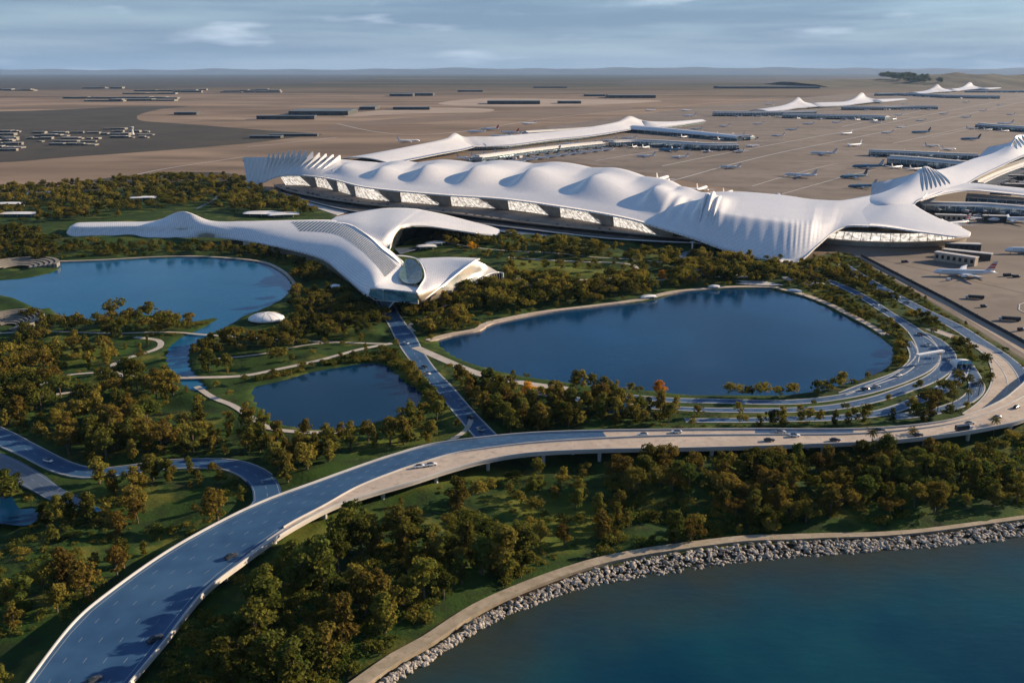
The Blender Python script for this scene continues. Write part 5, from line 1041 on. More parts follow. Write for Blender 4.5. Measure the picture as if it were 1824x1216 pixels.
# ================================================================ airfield
M['plane_white'] = noisy('aircraft_paint', (0.74, 0.74, 0.75), (0.80, 0.80, 0.80), 0.2, 0.3, spec=0.5, coord='obj')
M['plane_blue_shade'] = noisy('aircraft_blue_and_shade', (0.06, 0.16, 0.26), (0.10, 0.22, 0.33), 0.2, 0.35, spec=0.5, coord='obj')  # dark blue bodies; also puts shade into the colour of the shaded airliners
M['tail_red'] = noisy('tail_red', (0.50, 0.07, 0.05), (0.42, 0.06, 0.05), 0.5, 0.4, coord='obj')
M['tail_grey'] = noisy('tail_grey', (0.52, 0.52, 0.54), (0.45, 0.46, 0.48), 0.5, 0.4, coord='obj')
M['tail_dark'] = noisy('tail_dark', (0.05, 0.07, 0.11), (0.07, 0.09, 0.13), 0.5, 0.4, coord='obj')
def make_airliner(loc_, rz, label, tail='tail_grey', body='plane_white', L=64.0, red_bands=False, small=False):
    """nose towards local +x"""
    root = empty('airliner', loc_, rz, label, 'airliner', 'airliners parked on the airfield'); s = L / 64.0
    st = [(-32, 0.5, 5.9), (-29, 1.2, 5.7), (-24, 2.0, 5.3), (-17, 2.8, 4.9), (-8, 3.0, 4.8), (8, 3.0, 4.8), (22, 3.0, 4.8), (27, 2.6, 4.7), (30, 1.8, 4.4), (31.6, 0.8, 4.1), (32, 0.1, 4.0)]
    mb = MB(); mb.rings([[(x, r_ * math.cos(a), z + r_ * 1.05 * math.sin(a)) for a in [k * math.pi / 8 for k in range(16)]] for x, r_, z in st])
    mb.build('fuselage', M[body], root, smooth=True)
    def foil(name, pts, th, mat, vertical=False):
        mb = MB(); rings = []
        for (x0, x1, y, z) in pts:
            t_ = th * (x1 - x0); xm = x0 + 0.65 * (x1 - x0)
            rings.append([(x0, y, z), (xm, y, z + t_), (x1, y, z), (xm, y, z - t_)] if not vertical else [(x0, y, z), (xm, y + t_, z), (x1, y, z), (xm, y - t_, z)])
        mb.rings(rings); return mb.build(name, M[mat], root)
    for sg in (1, -1):
        foil('wing', [(-6.5, 8.0, 2.0 * sg, 3.4), (-6.5, 2.2, 11 * sg, 4.1), (-11.5, -5.8, 27 * sg, 5.6), (-13.8, -11.8, 31 * sg, 6.6)], 0.06, body)
        foil('tailplane', [(-30, -24.5, 1.2 * sg, 6.3), (-32, -29.6, 10.5 * sg, 7.0)], 0.05, body)
        if not small:
            mb = MB(); ey = 10.5 * sg
            mb.rings([[(x, ey + r_ * math.cos(a), 2.5 + r_ * math.sin(a)) for a in [k * math.pi / 6 for k in range(12)]] for x, r_ in ((-0.6, 0.8), (1.6, 1.5), (4.8, 1.75), (6.2, 1.55))]); mb.build('engine', M['plane_white'], root, smooth=True)
            mb = MB(); mb.tube((1.5, 3.2 * sg, 0.0), (1.5, 3.2 * sg, 3.2), 0.5, 0.4, 8); mb.build('landing_gear', M['dark'], root)
    if not small:
        mb = MB(); mb.tube((24.5, 0, 0), (24.5, 0, 2.6), 0.35, 0.3, 8); mb.build('landing_gear', M['dark'], root)
        mb = MB()
        for sg in (1, -1): mb.rings([[(x, sg * (2.98), 5.75), (x, sg * 3.05, 5.75), (x, sg * 2.98, 6.15), (x, sg * 2.9, 6.15)] for x in (-20, -8, 8, 24)])
        mb.build('window_band', M['dark'], root)
    foil('tail_fin', [(-30.5, -21.5, 0, 7.2), (-33.6, -29.2, 0, 17.6)], 0.05, tail, True)
    if red_bands:
        for a in (0.25, 0.55):
            mb = MB(); x0, x1 = -30.5 - 3.1 * a, -21.5 - 7.7 * a; z0 = 7.2 + 10.4 * a
            mb.rings([[(x0, 0.0, z0), (x0 + (x1 - x0) * .65, 0.42, z0), (x1, 0.0, z0), (x0 + (x1 - x0) * .65, -0.42, z0)], [(x0 - 0.7, 0.0, z0 + 2.0), (x0 - 1.0 + (x1 - x0) * .62, 0.38, z0 + 2.0), (x1 - 1.6, 0.0, z0 + 2.0), (x0 - 1.0 + (x1 - x0) * .62, -0.38, z0 + 2.0)]]); mb.build('tail_band', M['tail_red'], root)
    root.scale = (s, s, s); return root
def gz(px, py): return P(px, py, 1.12)
SPECPL = [ # px, py (ground under middle), heading deg (0 = nose to +x), label, tail, body, length
 (1716,492,172,'white airliner with dark tail parked nose towards the rocky park edge','tail_grey','plane_white',62,True),
 (1698,404,205,'white airliner with red striped tail beside the pointed roof horn','tail_grey','plane_white',62,True),
 (1838,452,178,'grey-blue airliner nose poking in at the edge beside the dark gate blocks','tail_grey','plane_white',66,False),
 (1800,396,180,'silver airliner behind the red-tailed one near the right edge','tail_grey','plane_white',66,False),
 (1808,372,180,'white airliner farther along the pier at the right edge','tail_grey','plane_white',66,False),
 (1790,358,175,'white airliner closest to the right-hand roof arm','tail_grey','plane_white',60,False),
 (1425,316,150,'white tailed airliner casting a dark shadow on the taxiway behind the terminal','tail_grey','plane_white',55,False),
 (1520,318,200,'blue-shaded airliner with tall grey tail left of the roof wing','tail_dark','plane_blue_shade',58,False),
 (1535,335,190,'second shaded airliner left of the roof wing','tail_grey','plane_blue_shade',58,False),
 (1640,238,195,'blue airliner alone on the apron above the long glass pier','tail_dark','plane_blue_shade',66,False),
 (1728,250,190,'dark tailed airliner taxiing beside the shaded roof wing','tail_dark','plane_blue_shade',60,False),
 (1522,261,215,'white airliner with bright tail at the left end of the long glass pier','tail_grey','plane_white',56,False),
 (1508,240,215,'small white airliner with long shadow on the open apron','tail_grey','plane_white',52,False),
 (1466,276,160,'white airliner with bright fin at the taxiway junction','tail_grey','plane_white',56,False),
 (1250,340,60,'white airliner hidden to its tail behind the terminal crest','tail_grey','plane_white',60,False),
 (1296,348,60,'second tail rising behind the terminal crest','tail_grey','plane_white',58,False),
 (1180,322,60,'tail fin rising behind the humps of the terminal','tail_grey','plane_white',58,False),
 (1388,354,80,'dark tail fin behind the drooping roof lobe','tail_dark','plane_white',58,False),
 (942,222,200,'white airliner taxiing alone beyond the near concourse','tail_grey','plane_white',56,False),
 (728,254,20,'white airliner behind the western tent peak','tail_grey','plane_white',60,False),
 (848,237,165,'leftmost white airliner of the cluster by the near concourse','tail_grey','plane_white',60,False),
 (872,232,165,'middle white airliner of the cluster by the near concourse','tail_red','plane_white',60,False),
 (893,245,175,'nearest white airliner of the cluster by the near concourse','tail_grey','plane_white',62,False),
 (908,238,160,'orange-tailed airliner of the cluster by the near concourse','tail_red','plane_white',58,False),
 (1158,198,200,'tiny white airliner on the far runway','tail_grey','plane_white',58,False),
 (1222,198,200,'tiny white airliner second along the far runway','tail_grey','plane_white',60,False),
 (1228,208,190,'tiny white airliner nearest the far concourse','tail_grey','plane_white',58,False),
 (1370,187,190,'tiny white airliner in front of the far tent peaks','tail_grey','plane_white',58,False),
 (1170,260,185,'white airliner docked before the near concourse glass','tail_grey','plane_white',56,False),
 (1195,270,185,'grey airliner parked before the near concourse glass','tail_grey','plane_blue_shade',60,False),
 (1308,246,190,'white airliner with tall fin at the concourse end','tail_grey','plane_white',58,False),
 (1040,262,175,'blue-shaded airliner under the near concourse arm','tail_grey','plane_blue_shade',60,False),
 (975,272,175,'second blue-shaded airliner under the near concourse arm','tail_grey','plane_blue_shade',60,False),
 (1790,222,185,'white airliner among the gates at the far right','tail_grey','plane_white',60,False),
 (1545,300,185,'grey airliner nosed up to the long glass pier','tail_grey','plane_blue_shade',62,False),
]
for (px_, py_, hd, lab, tl, bd, L_a, rb_) in SPECPL:
    make_airliner(gz(px_, py_), R(hd), lab, tl, bd, L_a * (1.18 if py_ < 330 else 1.0), rb_, small=py_ < 240)
# ---------------------------------------------------------------- tent-roofed concourses
def concourse(name, label, spines, cat='building', extra_slots=()):
    """spines: list of (list of (px, py, ridge h, half width)) ; each is one roof arm"""
    root = empty(name, P(spines[0][0][0], spines[0][0][1], 1), 0, label, cat, 'tent-roofed concourses')
    inv_ = Matrix.Translation(-Vector(root.location))
    for si_, sp_ in enumerate(spines):
        c = cr_spline([(*P(x, y, 12)[:2], h, w) for x, y, h, w in sp_], n=10); p_ = c[:, :2]; t_ = np.gradient(p_, axis=0); t_ /= np.linalg.norm(t_, axis=1)[:, None]; nn_ = np.stack([-t_[:, 1], t_[:, 0]], 1)
        G_ = []
        for i in range(len(c)):
            h, w = c[i, 2], c[i, 3]; row = []
            pk = max(0, h - 24)
            for k in range(17):
                u = -1 + k / 8.0; z = 12 + (h - 12 - pk) * (1 - u * u) + pk * math.exp(-abs(u) * 2.9) * (1 - u * u) ; row.append((*(p_[i] + nn_[i] * w * u), z))
            G_.append(row)
        o = shell('roof', np.array(G_), M['roof'], root, 1.2, M['soffit']); o.matrix_parent_inverse = inv_; G0 = G_ if si_ == 0 else G0
        # glass walls set in under the roof
        mb = MB(); rings = []
        for i in range(0, len(c)):
            w = c[i, 3] * 0.62; a = p_[i] - nn_[i] * w; b_ = p_[i] + nn_[i] * w; zt = 12.6; rings.append([(*a, 1.0), (*b_, 1.0), (*b_, zt), (*a, zt)])
        mb.rings(rings); o = mb.build('glass_hall', M['glass'], root); o.matrix_parent_inverse = inv_
        mb = MB()
        for i in range(0, len(c), 2):
            w = c[i, 3] * 0.63
            for sg in (-1, 1):
                a = p_[i] + nn_[i] * w * sg; mb.tube((*a, 1.0), (*a, 12.8), 0.6, 0.6, 4, False)
        o = mb.build('mullions', M['white'], root); o.matrix_parent_inverse = inv_
    for (a0, a1, b0, b1, n_) in extra_slots:
        slots_on(np.array(G0), a0, a1, b0, b1, n_, -2, root, 1.0, inv_=inv_)
    return root
concourse('concourse', 'long tent-roofed concourse with two peaks joined to the back of the terminal',
 [[(640,290,24,80),(690,281,28,78),(740,272,31,76),(778,266,34,74),(797,262.5,37,68),(810,260,47,64),(826,259,36,58),(845,258,35,72),(885,256,33,70),(950,248,30,66),(1020,241,30,66),(1075,233,33,66),(1102,229,38,60),(1120,227,53,68),(1140,226,38,58),(1160,226,32,48),(1200,222,24,34),(1250,215,18,20)],
  [(1130,229,24,40),(1180,233,23,34),(1240,238,21,28),(1318,245,17,16)]], extra_slots=((40, 52, 8.5, 13, 3), (122, 132, 8.5, 13, 3)))
concourse('concourse', 'far concourse with two sharp white tent peaks in the middle distance',
 [[(1350,199,22,60),(1385,195,28,60),(1395,193,28,60),(1409,191,40,80),(1420,190,66,100),(1431,189.5,40,80),(1445,189,28,60),(1455,189,32,60),(1495,187,30,60),(1508,185,28,60),(1522,183,42,80),(1533,181,72,100),(1544,181,42,80),(1558,181,28,60),(1565,181,28,50),(1610,177,18,30)]])
concourse('concourse', 'farthest concourse with two tiny tent peaks near the horizon',
 [[(1625,167,24,70),(1650,164.5,28,80),(1659,163.5,46,100),(1668,163,84,140),(1677,162.5,46,100),(1687,162,30,80),(1698,162,36,60),(1708,160,30,80),(1717,159,48,100),(1726,158,88,140),(1735,158,46,100),(1745,158,28,80),(1755,159,28,50),(1780,157,20,30)]])
# ---------------------------------------------------------------- glass gate piers
def make_pier(name, pts, w, h, label, cat, tiers=2, group='glass gate piers'):
    root = empty(name, P(pts[0][0], pts[0][1], 1), 0, label, cat, group); inv_ = Matrix.Translation(-Vector(root.location))
    c = cr_spline([P(*q, 1.0) for q in pts], n=8); p_ = c[:, :2]; t_ = np.gradient(p_, axis=0); t_ /= np.linalg.norm(t_, axis=1)[:, None]; nn_ = np.stack([-t_[:, 1], t_[:, 0]], 1)
    def ext(nm, w_, z0, z1, mt):
        mb = MB(); mb.rings([[(*(p_[i] - nn_[i] * w_), z0), (*(p_[i] + nn_[i] * w_), z0), (*(p_[i] + nn_[i] * w_), z1), (*(p_[i] - nn_[i] * w_), z1)] for i in range(len(p_))]); o = mb.build(nm, M[mt], root); o.matrix_parent_inverse = inv_
    ext('plinth', w, 1.0, h * 0.30, 'dark'); ext('glass_storey', w * 0.94, h * 0.30, h * 0.80, 'glass'); ext('roof_slab', w * 1.08, h * 0.80, h * 0.90, 'white'); ext('roof_monitor', w * 0.45, h * 0.90, h * 1.12, 'pale_concrete')
    d_ = np.r_[0, np.cumsum(np.linalg.norm(np.diff(p_, axis=0), axis=1))]; mb = MB(); s_ = 4.0
    while s_ < d_[-1]:
        q = np.array([np.interp(s_, d_, p_[:, 0]), np.interp(s_, d_, p_[:, 1])]); i = min(len(p_) - 1, int(np.searchsorted(d_, s_)))
        for sg in (-1, 1):
            a = q + nn_[i] * w * 0.97 * sg; mb.tube((*a, h * 0.28), (*a, h * 0.82), 0.45, 0.45, 4, False)
        s_ += 14
    o = mb.build('mullions', M['white'], root); o.matrix_parent_inverse = inv_
    return p_, nn_, d_
jet_mats = ('pale_concrete', 'dark')
def make_bridge(loc_, ang, L_, label):
    root = empty('jet_bridge', loc_, ang, label, 'jet bridge', 'jet bridges along the piers')
    mb = MB(); mb.box(0, -1.8, 4.2, L_, 1.8, 7.6); mb.build('tunnel', M['pale_concrete'], root)
    mb = MB(); mb.box(L_ - 1, -2.8, 3.8, L_ + 4.5, 2.8, 8.2); mb.build('cab', M['glass_dark'], root)
    mb = MB(); mb.box(L_ - 6, -1.2, 0, L_ - 4.6, 1.2, 4.2); mb.build('support', M['dark'], root)
    return root
JB = None; rj = random.Random(5)
def gates(pp, side, step, L_, where):
    global JB
    p_, nn_, d_ = pp; s_ = step * 0.6
    while s_ < d_[-1] - 5:
        q = np.array([np.interp(s_, d_, p_[:, 0]), np.interp(s_, d_, p_[:, 1])]); i = min(len(p_) - 1, int(np.searchsorted(d_, s_))); dr = nn_[i] * side
        ang = math.atan2(dr[1], dr[0]) + 0.5 * (rj.random() - .5)
        lab = ' '.join(('grey jet bridge at ' + where).split()[:16])
        if JB is None: JB = make_bridge((*(q + dr * 14), 1.0), ang, L_, lab); JB['tree'] = 0; del JB['tree']
        else: copy_tree(JB, (*(q + dr * 14), 1.0), ang, None, lab, None, None, tree=JBT)
        if s_ == step * 0.6 or True:
            globals()['JBT'] = tree_of(JB) if 'JBT' not in globals() else JBT
        s_ += step
PIERS = [
 ([(850,290),(900,283),(960,275),(1020,268),(1070,263)], 15, 17, 'pale glass pier zigzagging below the near concourse', -1, 46),
 ([(1090,262),(1140,260),(1200,263),(1260,267),(1312,267)], 16, 18, 'white and teal glass pier beneath the right half of the near concourse', -1, 46),
 ([(935,243),(980,240),(1030,237),(1065,234)], 14, 17, 'low white pier behind the near concourse', 1, 60),
 ([(1190,240),(1230,243),(1290,247),(1340,250)], 12, 15, 'thin teal pier on the far side of the concourse arm', 1, 60),
 ([(1270,207),(1330,207),(1400,206),(1450,205)], 22, 22, 'blue glass pier left of the middle-distance tent peaks', -1, 80),
 ([(1395,210),(1470,212),(1530,213),(1580,215)], 22, 20, 'white pier in front of the middle-distance tent peaks', -1, 80),
 ([(1500,196),(1560,196),(1620,195),(1668,195)], 20, 20, 'white pier right of the middle-distance tent peaks', -1, 90),
 ([(1560,171),(1620,171),(1700,175),(1780,176)], 28, 24, 'farthest low white pier under the tiny tent peaks', -1, 140),
 ([(1720,165),(1770,165),(1830,165)], 28, 22, 'farthest pier running out at the right edge', -1, 140),
 ([(1745,228),(1790,232),(1850,236)], 22, 18, 'short glass pier at the far right edge of the airfield', -1, 60),
 ([(1548,277),(1620,280),(1700,284),(1740,285)], 14, 15, 'thin white-roofed pier behind the long silver one', 1, 60),
 ([(1585,293),(1640,297),(1700,303),(1722,304)], 20, 20, 'long silver glass pier between the two roof wings', -1, 52),
 ([(1640,376),(1690,378),(1760,380),(1850,388)], 13, 15, 'bronze glass pier under the right-hand roof arm', -1, 34),
 ([(1720,362),(1780,366),(1850,371)], 14, 15, 'white-roofed pier behind the silver airliners', -1, 34),
 ([(1732,338),(1775,318),(1850,290)], 16, 17, 'pale glass pier running diagonally under the long roof trunk', -1, 26),
]
DOCK = []
for pts, w, h, lab, side, step in PIERS:
    pp = make_pier('gate_pier', pts, w, h, lab, 'pier'); gates(pp, side, step, 22, 'the ' + lab); DOCK.append((pp, side, step, w, lab))
    if pts[0][1] > 200: gates(pp, -side, step, 22, 'the ' + lab); DOCK.append((pp, -side, step, w, lab))
rd = random.Random(21); DA = None
for (p_, nn_, d_), side, step, w, lab in DOCK:
    s_ = step * 1.2
    while s_ < d_[-1] - 10:
        if rd.random() < 0.85:
            q = np.array([np.interp(s_, d_, p_[:, 0]), np.interp(s_, d_, p_[:, 1])]); i = min(len(p_) - 1, int(np.searchsorted(d_, s_))); dr = nn_[i] * side; ang = math.atan2(-dr[1], -dr[0]) + 0.3 * (rd.random() - .5)
            pos = (*(q + dr * (w + 62)), 1.12); lb = ' '.join(('airliner at the ' + lab).split()[:16])
            if DA is None: DA = make_airliner(pos, ang, lb, 'tail_grey', 'plane_white', 48, False); DA['group'] = 'airliners docked at the piers'; DAT = tree_of(DA)
            else: copy_tree(DA, pos, ang, None, lb, None, None, DAT)
        s_ += max(54, step * 1.15)
for px_, py_, hd in [(1085,252,190),(1120,248,170),(1015,258,185),(1340,262,200),(1385,243,185),(1410,232,170),(1580,238,190),(1605,228,200),(1660,262,10),(1690,268,20),(1350,222,190),(1440,222,170),(1490,219,185),(1560,219,180),(1600,206,190),(1680,204,185),(1720,210,170),(1750,198,190),(1640,216,185),(1290,226,190),(1240,231,180),(1610,186,190),(1720,183,175),(1780,188,190),(1800,205,185),(1300,300,150),(1210,282,190),(1150,280,175)]:
    copy_tree(DA, gz(px_, py_), R(hd), None, 'small airliner standing out on the open apron', 'airliners standing on the open apron', None, DAT)
# dark gate blocks on the near apron
def gate_block(px0, py0, px1, py1, w, h, label):
    a = np.array(P(px0, py0, 1.12)); b_ = np.array(P(px1, py1, 1.12)); L_ = np.linalg.norm((b_ - a)[:2]); root = empty('gate_block', tuple(a), math.atan2(b_[1] - a[1], b_[0] - a[0]), label, 'airport building', 'gate blocks on the near apron')
    mb = MB(); mb.box(0, -w / 2, 0, L_, w / 2, h); mb.build('wall', M['bronze'] if 'bronze' in label else M['dark'], root)
    mb = MB(); mb.box(-0.5, -w / 2 - .5, h, L_ + .5, w / 2 + .5, h + 0.9); mb.build('roof', M['pale_concrete'], root)
    n_ = int(L_ / 6)
    for k in range(n_): mb = MB(); x = (k + .25) * L_ / n_; mb.box(x, -w / 2 - 0.12, h * .35, x + L_ / n_ * .5, -w / 2 - 0.0, h * .8); mb.build('window', M['glass_dark'], root)
gate_block(1684,446,1744,448,10,9,'black gate block farthest from the park, beside the glass hall')
gate_block(1680,455,1765,464,9,7.5,'long dark gate block pointing at the grey-blue airliner nose')
gate_block(1666,463,1738,474,9,9.5,'bronze gate block nearest the white airliner')
for k, (x0, y0, x1, y1) in enumerate([(1750,395,1790,396),(1762,352,1800,354),(1788,336,1830,337),(1796,320,1840,321),(1808,307,1850,308),(1665,393,1720,395)]):
    gate_block(x0, y0, x1, y1, 9, 9, ['dark gate block behind the red-tailed airliner', 'lowest dark block in the stack beside the roof trunk', 'second dark block up in the stack beside the roof trunk', 'third dark block up in the stack beside the roof trunk', 'topmost dark block in the stack beside the roof trunk', 'bronze block under the edge of the roof horn'][k])
# ---------------------------------------------------------------- distant sheds, hangars and the settlement
M['shed_wall'] = noisy('shed_wall', (0.05, 0.055, 0.055), (0.085, 0.085, 0.08), 0.02, 0.8); M['shed_roof'] = noisy('shed_roof', (0.085, 0.12, 0.15), (0.12, 0.15, 0.17), 0.01, 0.6)
def shed(px0, px1, py, depth, h, label, wall='shed_wall', roof='shed_roof', cat='shed', group='distant hangars and sheds', name='shed'):
    a = np.array(P(px0, py, 1)); b_ = np.array(P(px1, py, 1)); L_ = b_[0] - a[0]
    root = empty(name, tuple(a), 0, label, cat, group)
    mb = MB(); mb.box(0, 0, 0, L_, depth, h); mb.build('wall', M[wall], root)
    mb = MB(); mb.add([(-2, -2, h), (L_ + 2, -2, h), (L_ + 2, depth + 2, h), (-2, depth + 2, h), (-2, depth / 2, h * 1.12), (L_ + 2, depth / 2, h * 1.12)], [(0, 1, 5, 4), (2, 3, 4, 5), (1, 2, 5), (3, 0, 4), (0, 3, 2, 1)]); mb.build('roof', M[roof], root)
    mb = MB(); n_ = max(2, int(L_ / 60))
    for k in range(min(n_, 8)): x = (k + .5) * L_ / min(n_, 8); mb = MB(); mb.box(x - 9, -0.4, 0.2, x + 9, -0.05, h * .7); mb.build('door', M['dark'], root)
    return root
SH = [(457,560,213,60,26,'long low dark shed nearest the dark field point'),(514,620,206,300,34,'wide dark blue-roofed hangar beside the long low shed'),(640,668,196,200,26,'small dark hangar right of the wide blue-roofed hangar'),(700,765,196,120,24,'dark hangar third from the wide blue-roofed hangar'),(694,735,172,260,34,'brown block hangar on the open desert'),(733,771,171,200,36,'taller brown hangar beside the brown block'),(868,962,186,200,34,'long green-black hangar in mid desert'),(995,1035,185,160,26,'small dark hangar right of the long green-black one'),(1043,1078,172,200,26,'low brown shed at the end of the hangar row'),(1085,1168,175,300,36,'widest dark hangar of the far hangar row'),(950,1010,157,200,30,'thin dark shed under the horizon'),(1280,1460,158,300,40,'long thin dark shed row beyond the runways'),(445,500,247,40,14,'low wall-like shed at the point of the dark field'),(480,565,243,30,12,'thin shed edging the point of the dark field'),(310,350,205,80,20,'greenish shed on the desert left of the long low shed'),(815,860,164,160,28,'thin shed left of the far hangar row')]
for s_ in SH: shed(*s_[:4], s_[4] * .62, s_[5])
M['step_stone'] = noisy('step_stone', (0.16, 0.15, 0.13), (0.24, 0.22, 0.19), 0.2, 0.8); M['settle_roof'] = noisy('settle_roof', (0.22, 0.22, 0.21), (0.42, 0.42, 0.41), 0.01, 0.7)
g0 = empty('low_building', P(20, 250, 1), 0, 'small low white building in the settlement on the dark field', 'building', 'low white buildings of the settlement')
mb = MB(); mb.box(-22, -9, 0, 22, 9, 9); mb.build('wall', M['step_stone'], g0); mb = MB(); mb.box(-23, -10, 9, 23, 10, 10); mb.build('roof', M['settle_roof'], g0)
mb = MB(); mb.box(-18, -9.3, 3, 18, -9.02, 6); mb.build('window_band', M['glass_dark'], g0); g0t = tree_of(g0); rr = random.Random(9)
for k in range(96):
    if k < 36: px_, py_ = rr.uniform(-5, 30), rr.choice([236, 241, 247, 252, 258, 264, 269])
    elif k < 74: px_, py_ = rr.uniform(50, 175), rr.choice([238, 243, 248, 253, 259])
    else: px_, py_ = rr.uniform(185, 265), rr.choice([231, 236, 241, 246])
    copy_tree(g0, P(px_, py_, 1), rr.uniform(-.12, .12), (rr.uniform(.25, 1.3), rr.uniform(.5, 1.4), rr.uniform(.35, .8)), ('low white building at the left end of the settlement' if k < 36 else 'low white building in the middle of the settlement' if k < 74 else 'low pale building at the tower end of the settlement'), None, None, g0t)
tw = empty('control_tower', P(236, 240, 1), 0, 'squat pale tower rising over the settlement on the dark field', 'tower')
mb = MB(); mb.rings([[(r_ * math.cos(a), r_ * math.sin(a), z) for a in [k * math.pi / 5 for k in range(10)]] for r_, z in ((14, 0), (9, 12), (8, 30), (13, 36), (13, 42), (9, 45))]); mb.build('shaft', M['pale_concrete'], tw)
mb = MB(); mb.rings([[(r_ * math.cos(a), r_ * math.sin(a), z) for a in [k * math.pi / 5 for k in range(10)]] for r_, z in ((13.3, 37.5), (13.3, 40.5))], caps=False); mb.build('window_band', M['glass_dark'], tw)
far_lab = 'thin white building in the far town below the horizon'
for k in range(46):
    px_, py_ = (rr.uniform(-5, 60), rr.choice([161, 162])) if k < 8 else (rr.uniform(240, 320), rr.choice([163, 168, 176, 180])) if k < 24 else (rr.uniform(320, 520), rr.choice([161, 163, 165])) if k < 38 else (rr.uniform(130, 220), rr.choice([158, 176, 181]))
    copy_tree(g0, P(px_, py_, 1), 0, (rr.uniform(2, 7), rr.uniform(2, 5), rr.uniform(1.0, 2.2)), far_lab, 'low white buildings of the far town', None, g0t)
tw.scale = (.55, .55, .6)
# dark cultivated field and other ground patches
M['dark_field'] = noisy('dark_field', (0.034, 0.032, 0.026), (0.060, 0.054, 0.042), 0.004, 0.95, c3=(0.026, 0.026, 0.021), scale3=0.008)
M['brown_band'] = noisy('brown_band', (0.15, 0.112, 0.085), (0.19, 0.145, 0.11), 0.004, 0.95)
M['pale_soil'] = noisy('pale_soil', (0.30, 0.24, 0.19), (0.36, 0.29, 0.23), 0.003, 0.95)
def patch(lab, pts, mat, z, nm='field', sm_=True):
    c = cr_spline(PS(pts, z), n=6, closed=True) if sm_ else np.array(PS(pts, z)); o = poly_sheet(nm, c[:, :2], z, M[mat]); tag(o, lab, nm, kind='structure')
patch('dark cultivated field pointing into the desert', [(-200,289),(-200,204),(0,199),(120,195),(230,190),(335,189.5),(290,194),(252,203),(244,210),(258,216),(330,221),(420,228),(500,234),(572,239),(540,243),(470,252),(390,260),(250,271),(120,280),(0,289)], 'dark_field', 1.35)
patch('brown graded band across the middle desert', [(590,232),(700,222),(860,212),(1000,206),(1120,196),(1100,190),(900,199),(700,212),(600,222)], 'brown_band', 1.3)
patch('pale bare plot among the far hangars', [(620,208),(720,203),(860,200),(870,194),(760,192),(640,200)], 'pale_soil', 1.3)
patch('pale bare plot by the far hangar row', [(780,185),(900,190),(1060,187),(1180,180),(1040,177),(860,176)], 'pale_soil', 1.3)
patch('olive far plain below the horizon', [(-300,158),(-300,140),(200,136),(640,138),(520,150),(300,157),(0,160)], 'dark_field', 1.6)
patch('dark olive far plain at the right under the hill', [(1100,152),(1300,148),(1500,151),(1700,151),(2100,154),(2100,138),(1500,136),(1200,140)], 'dark_field', 1.6)
patch('dark scrub patch beyond the park at the terminal end', [(160,322),(240,312),(330,307),(400,308),(434,318),(420,326),(330,318),(240,326)], 'dark_field', 1.3)
patch('wide grey-brown taxi apron behind the terminal', [(760,262),(1000,222),(1250,190),(1500,168),(1900,160),(2400,190),(2400,480),(1900,540),(1560,460),(1450,400),(1380,350),(1200,318),(1000,285),(860,278)], 'apron', 1.25, 'apron', False)
# taxiway lines
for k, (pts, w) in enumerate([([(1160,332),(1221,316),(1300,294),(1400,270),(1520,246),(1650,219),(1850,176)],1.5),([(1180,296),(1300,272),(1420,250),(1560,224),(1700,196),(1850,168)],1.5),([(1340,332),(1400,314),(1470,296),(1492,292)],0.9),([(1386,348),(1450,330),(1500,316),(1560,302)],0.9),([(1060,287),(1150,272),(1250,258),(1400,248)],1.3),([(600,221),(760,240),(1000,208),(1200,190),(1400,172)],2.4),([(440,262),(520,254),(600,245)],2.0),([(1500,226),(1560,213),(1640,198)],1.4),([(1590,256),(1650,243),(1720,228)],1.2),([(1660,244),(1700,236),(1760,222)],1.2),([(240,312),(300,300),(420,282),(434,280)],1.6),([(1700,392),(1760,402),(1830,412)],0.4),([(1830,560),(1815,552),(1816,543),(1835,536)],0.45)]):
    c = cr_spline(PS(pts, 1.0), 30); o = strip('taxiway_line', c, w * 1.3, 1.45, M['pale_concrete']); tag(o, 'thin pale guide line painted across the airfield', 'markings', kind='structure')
# airside fence and service road along the park edge
fe = empty('airside_fence', P(1535, 457, 1), 0, 'long dark blue fence line between apron edge and parkland', 'fence')
c = cr_spline([P(*q, 1.1) for q in [(1534,457),(1580,481),(1630,507),(1690,538),(1740,566),(1790,593),(1850,626),(1950,680)]], 8)
o = wall_along('fence_panel', c, 3.0, 0.3, M['dark'], fe); o.matrix_parent_inverse = Matrix.Translation(-Vector(fe.location))
for i in range(0, len(c), 4):
    mb = MB(); mb.tube(tuple(c[i]), (c[i][0], c[i][1], 5.2), 0.22, 0.18, 6); o = mb.build('post', M['dark'], fe); o.matrix_parent_inverse = Matrix.Translation(-Vector(fe.location))
A = [(1521,453,1.2),(1580,485,1.2),(1640,518,1.2),(1740,578,1.2),(1824,630,1.2),(1960,720,1.2)]; B_ = [(1534,457,1.2),(1580,481,1.2),(1690,538,1.2),(1790,593,1.2),(1850,626,1.2),(1990,700,1.2)]
M['pale_apron'] = noisy('pale_apron', (0.31, 0.25, 0.20), (0.37, 0.30, 0.24), 0.03, 0.8)
road_sheet('pale perimeter strip between fence and parkland', A, B_, 'pale_apron', thick=0.05)
